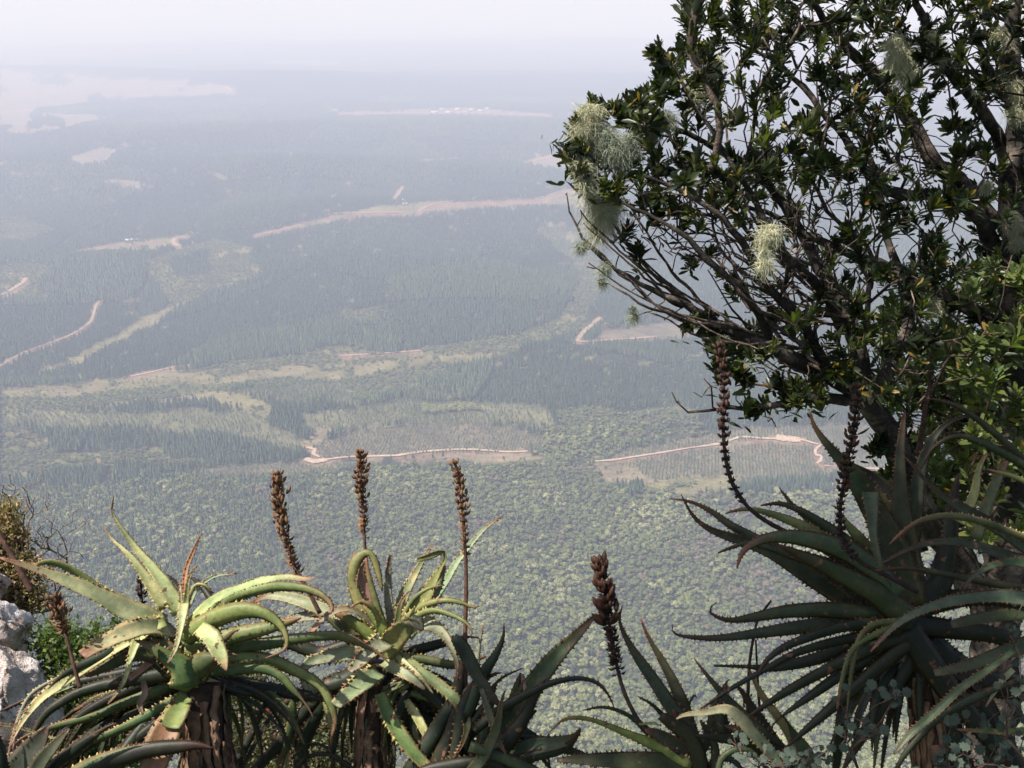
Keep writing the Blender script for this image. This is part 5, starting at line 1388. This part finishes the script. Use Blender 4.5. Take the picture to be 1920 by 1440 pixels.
lichen('lichen bunch behind the highest twigs, right of the sunlit mass', [(1745, 75, 20), (1755, 95, 16)], 4.1, 1100)
lichen('thin lichen veil near the top left shoot of the crown', [(1305, 160, 16), (1300, 185, 12), (1340, 115, 14)], 4.1, 1000)
lichen('lichen patch on the upper right trunk', [(1912, 165, 16), (1905, 210, 14), (1880, 60, 14)], 4.3, 900)
lichen('yellowish lichen crust at the fork of the right trunk', [(1900, 420, 20), (1908, 455, 16), (1850, 350, 14)], 4.4, 1200, .05)
lichen('wispy dark tuft dangling from the lowest bare twig', [(1189, 592, 8), (1188, 578, 5)], 3.98, 220, .05, True)
lichen('wispy grey tuft at the end of the left bare twig', [(1088, 462, 8), (1095, 458, 5)], 3.98, 200, .05, True)
lichen('grey tuft in the elbow of the bare left twigs', [(1135, 500, 10), (1128, 525, 7)], 3.98, 300, .06, True)
lichen('lichen grey veil among the upper left leaves', [(1210, 215, 20), (1225, 245, 14), (1250, 220, 16)], 4.0, 1300, .07, True)
lichen('small cream tuft on a twig right of the crown middle', [(1752, 570, 10), (1755, 580, 8)], 4.2, 300, .05)
# ------------------------------------------------------------------ rock, bushes and herbs beside the aloes
def rock_mat():
    m, nt, b = nmat('pale_rock')
    n1 = noise_tex(nt, 1.6, 7, .65); n2 = noise_tex(nt, 8, 5, .7); n3 = noise_tex(nt, 3.2, 3, .6, dist=1.5)
    r1 = ramp(nt, n1.outputs['Fac'], [(.32, (.34, .26, .20)), (.43, (.62, .53, .47)), (.60, (.80, .73, .68))])
    r2 = ramp(nt, n2.outputs['Fac'], [(.3, (.66, .63, .6)), (.65, (1.15, 1.15, 1.15))])
    r3 = ramp(nt, n3.outputs['Fac'], [(.30, (.16, .12, .10)), (.37, (.6, .5, .42)), (.46, (1, 1, 1))])
    c = mix(nt, mix(nt, r1.outputs[0], r2.outputs[0], 1.0, 'MULTIPLY'), r3.outputs[0], 1.0, 'MULTIPLY')
    nt.links.new(c, b.inputs['Base Color']); b.inputs['Roughness'].default_value = .92
    bump(nt, b, n2.outputs['Fac'], 1.0, .12)
    return m
M_ROCK = rock_mat()
def boulder(parent, px, py, D, rx, ry, seed, name='rock'):
    g = np.random.default_rng(seed); bm = bmesh.new(); bmesh.ops.create_icosphere(bm, subdivisions=5, radius=1)
    s = D / F; org = at(px, py, D); V = []
    pl = [(nrm(g.normal(size=3)), g.uniform(.42, .80)) for _ in range(24)]
    for v in bm.verts:
        p = np.array(v.co)
        for n_, d_ in pl:
            e = p @ n_ - d_
            if e > 0: p = p - n_ * e
        q = Vector(p * 2.2 + seed); f = noise.fractal(q, 1.0, 2.0, 5) * .13 + noise.fractal(q * 4, .8, 2, 4) * .05
        crack = abs(noise.noise(Vector((p[0] * 3 + seed, p[1] * 3, p[2] * 1.2)))); f -= .16 * max(0, .06 - crack) / .06
        p = p * (1 + f); V.append(org + RGT * p[0] * rx * s + FWD * p[1] * (rx + ry) * .5 * s + np.array([0, 0, 1]) * p[2] * ry * s)
    Fc = np.array([[w.index for w in f.verts] for f in bm.faces]); bm.free()
    return obj_np(name, V, Fc, M_ROCK, parent)
rk = thing('rock_outcrop', 'pale sunlit cliff rock at the left edge behind the leftmost aloe', 'rock', tuple(at(10, 1500, 8.0)))
for k, (x, y, D, rx, ry) in enumerate(((10, 1330, 8.0, 125, 200), (-30, 1190, 8.4, 110, 130), (10, 1460, 7.8, 110, 130), (-110, 1300, 8.0, 150, 220), (-70, 1090, 8.8, 110, 120), (40, 1600, 8.0, 170, 160), (-140, 1500, 8.0, 200, 200))):
    boulder(rk, x, y, D, rx, ry, 60 + k)
def small_leaf_mat(name, tr=.25): return tree_leaf_mat(name, .5, tr)
M_SL = small_leaf_mat('bush_leaf')
def bush(name, label, cat, px, py, D, blobs, n, leafL, colr, stems=14, bare=0, red=0, group=None, twigmat=None, seed=1, colr2=None):
    """blobs = (x, y, r) regions filled with small leaves on real twigs"""
    g = np.random.default_rng(seed); org = at(px, py, D)
    t = thing(name, label, cat, tuple(org), group); S = Skel(); S.add(org, -1)
    wts = np.array([b[2] ** 2 for b in blobs], float); wts /= wts.sum()
    def pick():
        b = blobs[int(g.choice(len(blobs), p=wts))]; o = g.normal(size=3); o = o / np.linalg.norm(o) * g.random() ** .4
        return at(b[0] + o[0] * b[2], b[1] + o[2] * b[2], D + o[1] * b[2] * D / F)
    ends = grow(S, [pick() for _ in range(n)], .45, .12, .02, g)
    if bare: grow(S, [pick() + np.array([g.normal(0, .15), 0, abs(g.normal(0, .2))]) for _ in range(bare)], .4, .1, .02, g)
    r = skeleton_radii(S, .0028, 2.4); paths = []; rads = []
    for run in chains(S, set()):
        paths.append(np.array([S.P[i] for i in run])); rr = np.array([min(r[i], .03) for i in run])
        rr[0] = rr[1]; rads.append(rr)
    V, Fc = tubes(paths, rads, 4); o = obj_np('twigs', V, Fc, twigmat or M_TWIG, t); o['kind'] = 'stuff'
    V = []; Fc = []; cols = []
    for e in ends:
        p = S.P[e]; base = np.array(colr) * g.uniform(.7, 1.35)
        if colr2 is not None and g.random() < .4: base = np.array(colr2) * g.uniform(.7, 1.3)
        for k in range(int(g.integers(5, 10))):
            q = p + g.normal(0, leafL * 1.1, 3); d = nrm(g.normal(size=3) + np.array([0, -.2, .5])); w = nrm(np.cross(d, g.normal(size=3))); l = leafL * g.uniform(.6, 1.2); b0 = len(V)
            V += [q, q + d * l * .5 + w * l * .28, q + d * l, q + d * l * .5 - w * l * .28]; Fc.append((b0, b0 + 1, b0 + 2, b0 + 3)); cols += [base * g.uniform(.8, 1.2)] * 4
    if V:
        o = obj_np('foliage', V, Fc, M_SL, t, cols=np.array(cols), smooth=False); o['kind'] = 'stuff'
    if red:
        V = []; Fc = []; cols = []
        for k in range(red):
            q = S.P[ends[int(g.integers(0, len(ends)))]] + np.array([0, -.03, .04]); b0 = len(V)
            for a in range(5):
                c, s_ = math.cos(a * 1.257) * .018, math.sin(a * 1.257) * .018; V.append(q + np.array([c, -.004 * a, s_]))
            V.append(q + np.array([0, -.012, 0])); Fc += [(b0 + a, b0 + (a + 1) % 5, b0 + 5) for a in range(5)]; cols += [np.array([.55, .06, .04])] * 6
        obj_np('red_flower', V, Fc, M_SL, t, cols=np.array(cols), smooth=False)['kind'] = 'stuff'
    return t
M_PALETW = bark_mat('pale_twig', (.16, .12, .10), (.30, .24, .20), (.42, .36, .31), 14)
bush('bush', 'small dense green bush beside the pale rock, behind the leftmost aloe', 'bush', 130, 1520, 8.6,
     [(110, 1210, 40), (150, 1240, 60), (110, 1300, 50), (190, 1200, 30), (170, 1330, 70), (230, 1190, 26), (90, 1370, 50), (200, 1400, 70), (100, 1190, 22), (270, 1310, 50)], 1700, .05, (.075, .12, .028), seed=3, colr2=(.15, .20, .05))
bush('bush', 'dry brown twiggy scrub growing on top of the pale rock at the left edge', 'bush', 0, 1200, 9.2,
     [(20, 1000, 34), (10, 960, 24), (40, 1070, 44), (0, 1130, 44), (60, 1120, 30), (10, 1050, 40), (30, 1160, 30), (-40, 1000, 60)], 1500, .04, (.27, .22, .10), bare=200, seed=4, colr2=(.42, .29, .17))
bush('bush', 'leafless greyish twigs reaching right from the scrub above the rock', 'bush', 50, 1150, 9.4,
     [(80, 1010, 40), (110, 1050, 40), (90, 960, 30), (60, 940, 22), (100, 1130, 26), (130, 1000, 24)], 10, .02, (.2, .14, .09), bare=90, seed=6, twigmat=M_PALETW)
bush('bush', 'yellowish green bush with tiny red flowers seen between the leftmost aloe and the second rosette', 'bush', 540, 1620, 10.5,
     [(460, 1290, 46), (520, 1340, 60), (600, 1390, 70), (450, 1390, 60), (520, 1440, 70), (640, 1430, 40), (440, 1240, 24), (580, 1340, 30), (680, 1400, 40)], 2000, .045, (.14, .155, .06), bare=500, red=14, seed=7, colr2=(.20, .18, .10), twigmat=M_REDBARK)
# grey-green herb with lobed leaves
def lobed(L):
    V = [(0, 0, 0)]; n = 15
    for k in range(n):
        a = -2.2 + 4.4 * k / (n - 1); r_ = L * (.62 + .38 * math.cos(a) + (.14 if k % 2 == 0 else -.10))
        V.append((r_ * math.sin(a) * .8, r_ * math.cos(a) * .9 + L * .2, -.12 * L * abs(math.sin(a)) + (.05 * L if k % 2 else 0)))
    return V, [(0, k + 1, k + 2) for k in range(n - 1)]
def vine(label, regions, D, n, seed, group='grey leaved herbs under the big aloe', sc=1.0):
    g = np.random.default_rng(seed); org = at(regions[0][0], 1500, D); t = thing('herb', label, 'herb', tuple(org), group)
    S = Skel(); S.add(org, -1); wts = np.array([r_[2] * r_[3] for r_ in regions], float); wts /= wts.sum(); P = []
    for k in range(n):
        r_ = regions[int(g.choice(len(regions), p=wts))]; P.append(at(r_[0] + g.uniform(-1, 1) * r_[2], r_[1] + g.uniform(-1, 1) * r_[3], D + g.uniform(-.12, .12)))
    ends = grow(S, P, .4, .04, .004, g); rr_ = skeleton_radii(S, .0012, 2.4); paths = []; rads = []
    for run in chains(S, set()):
        paths.append(np.array([S.P[i] for i in run])); q = np.array([min(rr_[i], .004) for i in run]); q[0] = q[1]; rads.append(q)
    V, Fc = tubes(paths, rads, 5); obj_np('stems', V, Fc, M_REDBARK, t)['kind'] = 'stuff'
    mv = [mesh_np('leaf', *lobed(.018 * s * sc), M_HERB[i % 2], smooth=False) for i, s in enumerate((.8, 1.0, 1.2, 1.35))]
    ow = Vector(parent_world(t))
    for e in ends:
        o = bpy.data.objects.new('leaf', mv[int(g.integers(0, 4))]); C.objects.link(o); o.parent = t
        nn = Vector((g.normal(0, .5) - .2, -.5 + g.normal(0, .4), .8)); o.matrix_local = Matrix.Translation(Vector(S.P[e]) - ow) @ nn.to_track_quat('Z', 'Y').to_matrix().to_4x4() @ Matrix.Rotation(g.uniform(0, 6.28), 4, 'Z')
M_HERB = [simple_mat('herb_leaf', (.032, .050, .034), (.060, .086, .058), 60, .75, .3, .002), simple_mat('herb_leaf_pale', (.050, .070, .050), (.085, .11, .078), 60, .75, .3, .002)]
vine('grey-green lobed herb with thin stems in front of the dark aloe stem', [(1650, 1300, 40, 20), (1640, 1370, 34, 20), (1600, 1340, 30, 60), (1690, 1310, 20, 12), (1580, 1390, 20, 30)], 3.0, 34, 1)
vine('grey-green lobed herb filling the lower right corner', [(1850, 1390, 80, 50), (1900, 1330, 26, 60), (1905, 1180, 16, 60), (1800, 1430, 80, 20)], 2.9, 78, 2)
vine('low patch of small grey lobed leaves at the bottom edge', [(1460, 1425, 70, 22), (1410, 1415, 30, 16), (1540, 1420, 30, 24), (1385, 1390, 18, 12)], 2.95, 60, 3, sc=.8)
# ------------------------------------------------------------------ farm and village buildings far out in the valley
M_WALL = simple_mat('whitewashed_wall', (.55, .52, .48), (.72, .70, .66), .3, .9, .1, .01)
M_ROOFW = simple_mat('pale_metal_roof', (.60, .60, .60), (.78, .78, .78), .4, .6, .1, .01)
M_ROOFR = simple_mat('red_roof', (.20, .09, .06), (.30, .14, .10), .4, .8, .1, .01)
M_WIN = simple_mat('dark_window', (.03, .035, .04), (.06, .06, .07), .5, .3, .05, .01, .5)
def house(px, py, L, Wd, Hh, label, roofm, group, rot=None, cat='house'):
    x, y, z = drop(px, py); z = float(land(np.array([x]), np.array([y]))[0]); g = np.random.default_rng(int(px * 7 + py))
    t = thing('house', label, cat, (x, y, z), group); a = rot if rot is not None else g.uniform(-.3, .3); t.rotation_euler = (0, 0, a)
    def ob(nm, V, Fc, m): 
        me = mesh_np(nm, V, Fc, m, smooth=False); o = bpy.data.objects.new(nm, me); C.objects.link(o); o.parent = t; return o
    l, w, h = L / 2, Wd / 2, Hh; e = .6; rh = Wd * .3
    box = [(0, 3, 2, 1), (4, 5, 6, 7), (0, 1, 5, 4), (1, 2, 6, 5), (2, 3, 7, 6), (3, 0, 4, 7)]
    ob('wall', [(-l, -w, -2), (l, -w, -2), (l, w, -2), (-l, w, -2), (-l, -w, h), (l, -w, h), (l, w, h), (-l, w, h)], box, M_WALL)
    ob('roof', [(-l - e, -w - e, h - .1), (l + e, -w - e, h - .1), (l + e, w + e, h - .1), (-l - e, w + e, h - .1), (-l - e, 0, h + rh), (l + e, 0, h + rh)], [(0, 1, 5, 4), (2, 3, 4, 5), (1, 2, 5), (3, 0, 4), (0, 3, 2, 1)], roofm)
    k = max(int(L / 5), 2)
    for q in range(k):
        cx = -l + L * (q + .5) / k
        if q == k // 2: ob('door', [(cx - .6, -w - .06, 0), (cx + .6, -w - .06, 0), (cx + .6, -w - .06, 2.2), (cx - .6, -w - .06, 2.2), (cx - .6, -w + .1, 0), (cx + .6, -w + .1, 0), (cx + .6, -w + .1, 2.2), (cx - .6, -w + .1, 2.2)], [(0, 1, 2, 3), (1, 5, 6, 2), (4, 0, 3, 7), (3, 2, 6, 7)], M_WIN)
        else: ob('window', [(cx - .8, -w - .05, 1), (cx + .8, -w - .05, 1), (cx + .8, -w - .05, 2.2), (cx - .8, -w - .05, 2.2), (cx - .8, -w + .1, 1), (cx + .8, -w + .1, 1), (cx + .8, -w + .1, 2.2), (cx - .8, -w + .1, 2.2)], [(0, 1, 2, 3), (1, 5, 6, 2), (4, 0, 3, 7), (3, 2, 6, 7)], M_WIN)
G1 = 'farm buildings on the cleared ridge'; G2 = 'buildings of the far village'
house(760, 387, 16, 12, 4.5, 'white farmhouse with a pale roof among trees on the cleared ridge', M_ROOFW, G1)
house(758, 376, 12, 9, 3.5, 'smaller pale outbuilding just behind the white farmhouse on the ridge', M_ROOFW, G1)
house(948, 374, 26, 10, 3.5, 'long red-brown roofed shed beside the ridge road', M_ROOFR, G1, .05)
house(980, 372, 24, 9, 4, 'long cream building right of the red-brown roofed shed', M_ROOFW, G1, -.05)
house(241, 452, 18, 10, 3.5, 'left of the two pale green-white sheds on the narrow left clearing', M_ROOFW, G1, .1)
house(252, 451, 18, 10, 3.5, 'right of the two pale green-white sheds on the narrow left clearing', M_ROOFW, G1, .1)
house(626, 209, 50, 22, 7, 'pale building alone at the left end of the far village strip', M_ROOFW, G2)
for q, (x, y, l, lb) in enumerate(((815, 212, 44, 'long white roofed building at the left front of the far village'), (828, 206, 30, 'small pale house behind the long white roofed building of the far village'), (842, 212, 40, 'brightest white building at the front middle of the far village'),
                                (858, 206, 30, 'pale house in the back row in the middle of the far village'), (872, 212, 26, 'white house in the front row right of the village middle'), (885, 207, 30, 'pale house in the back row right of the village middle'),
                                (902, 209, 34, 'pale building near the right end of the far village'), (914, 205, 26, 'last pale house at the right end of the far village'))):
    house(x, y, l, l * .5, 7, lb, M_ROOFW, G2)
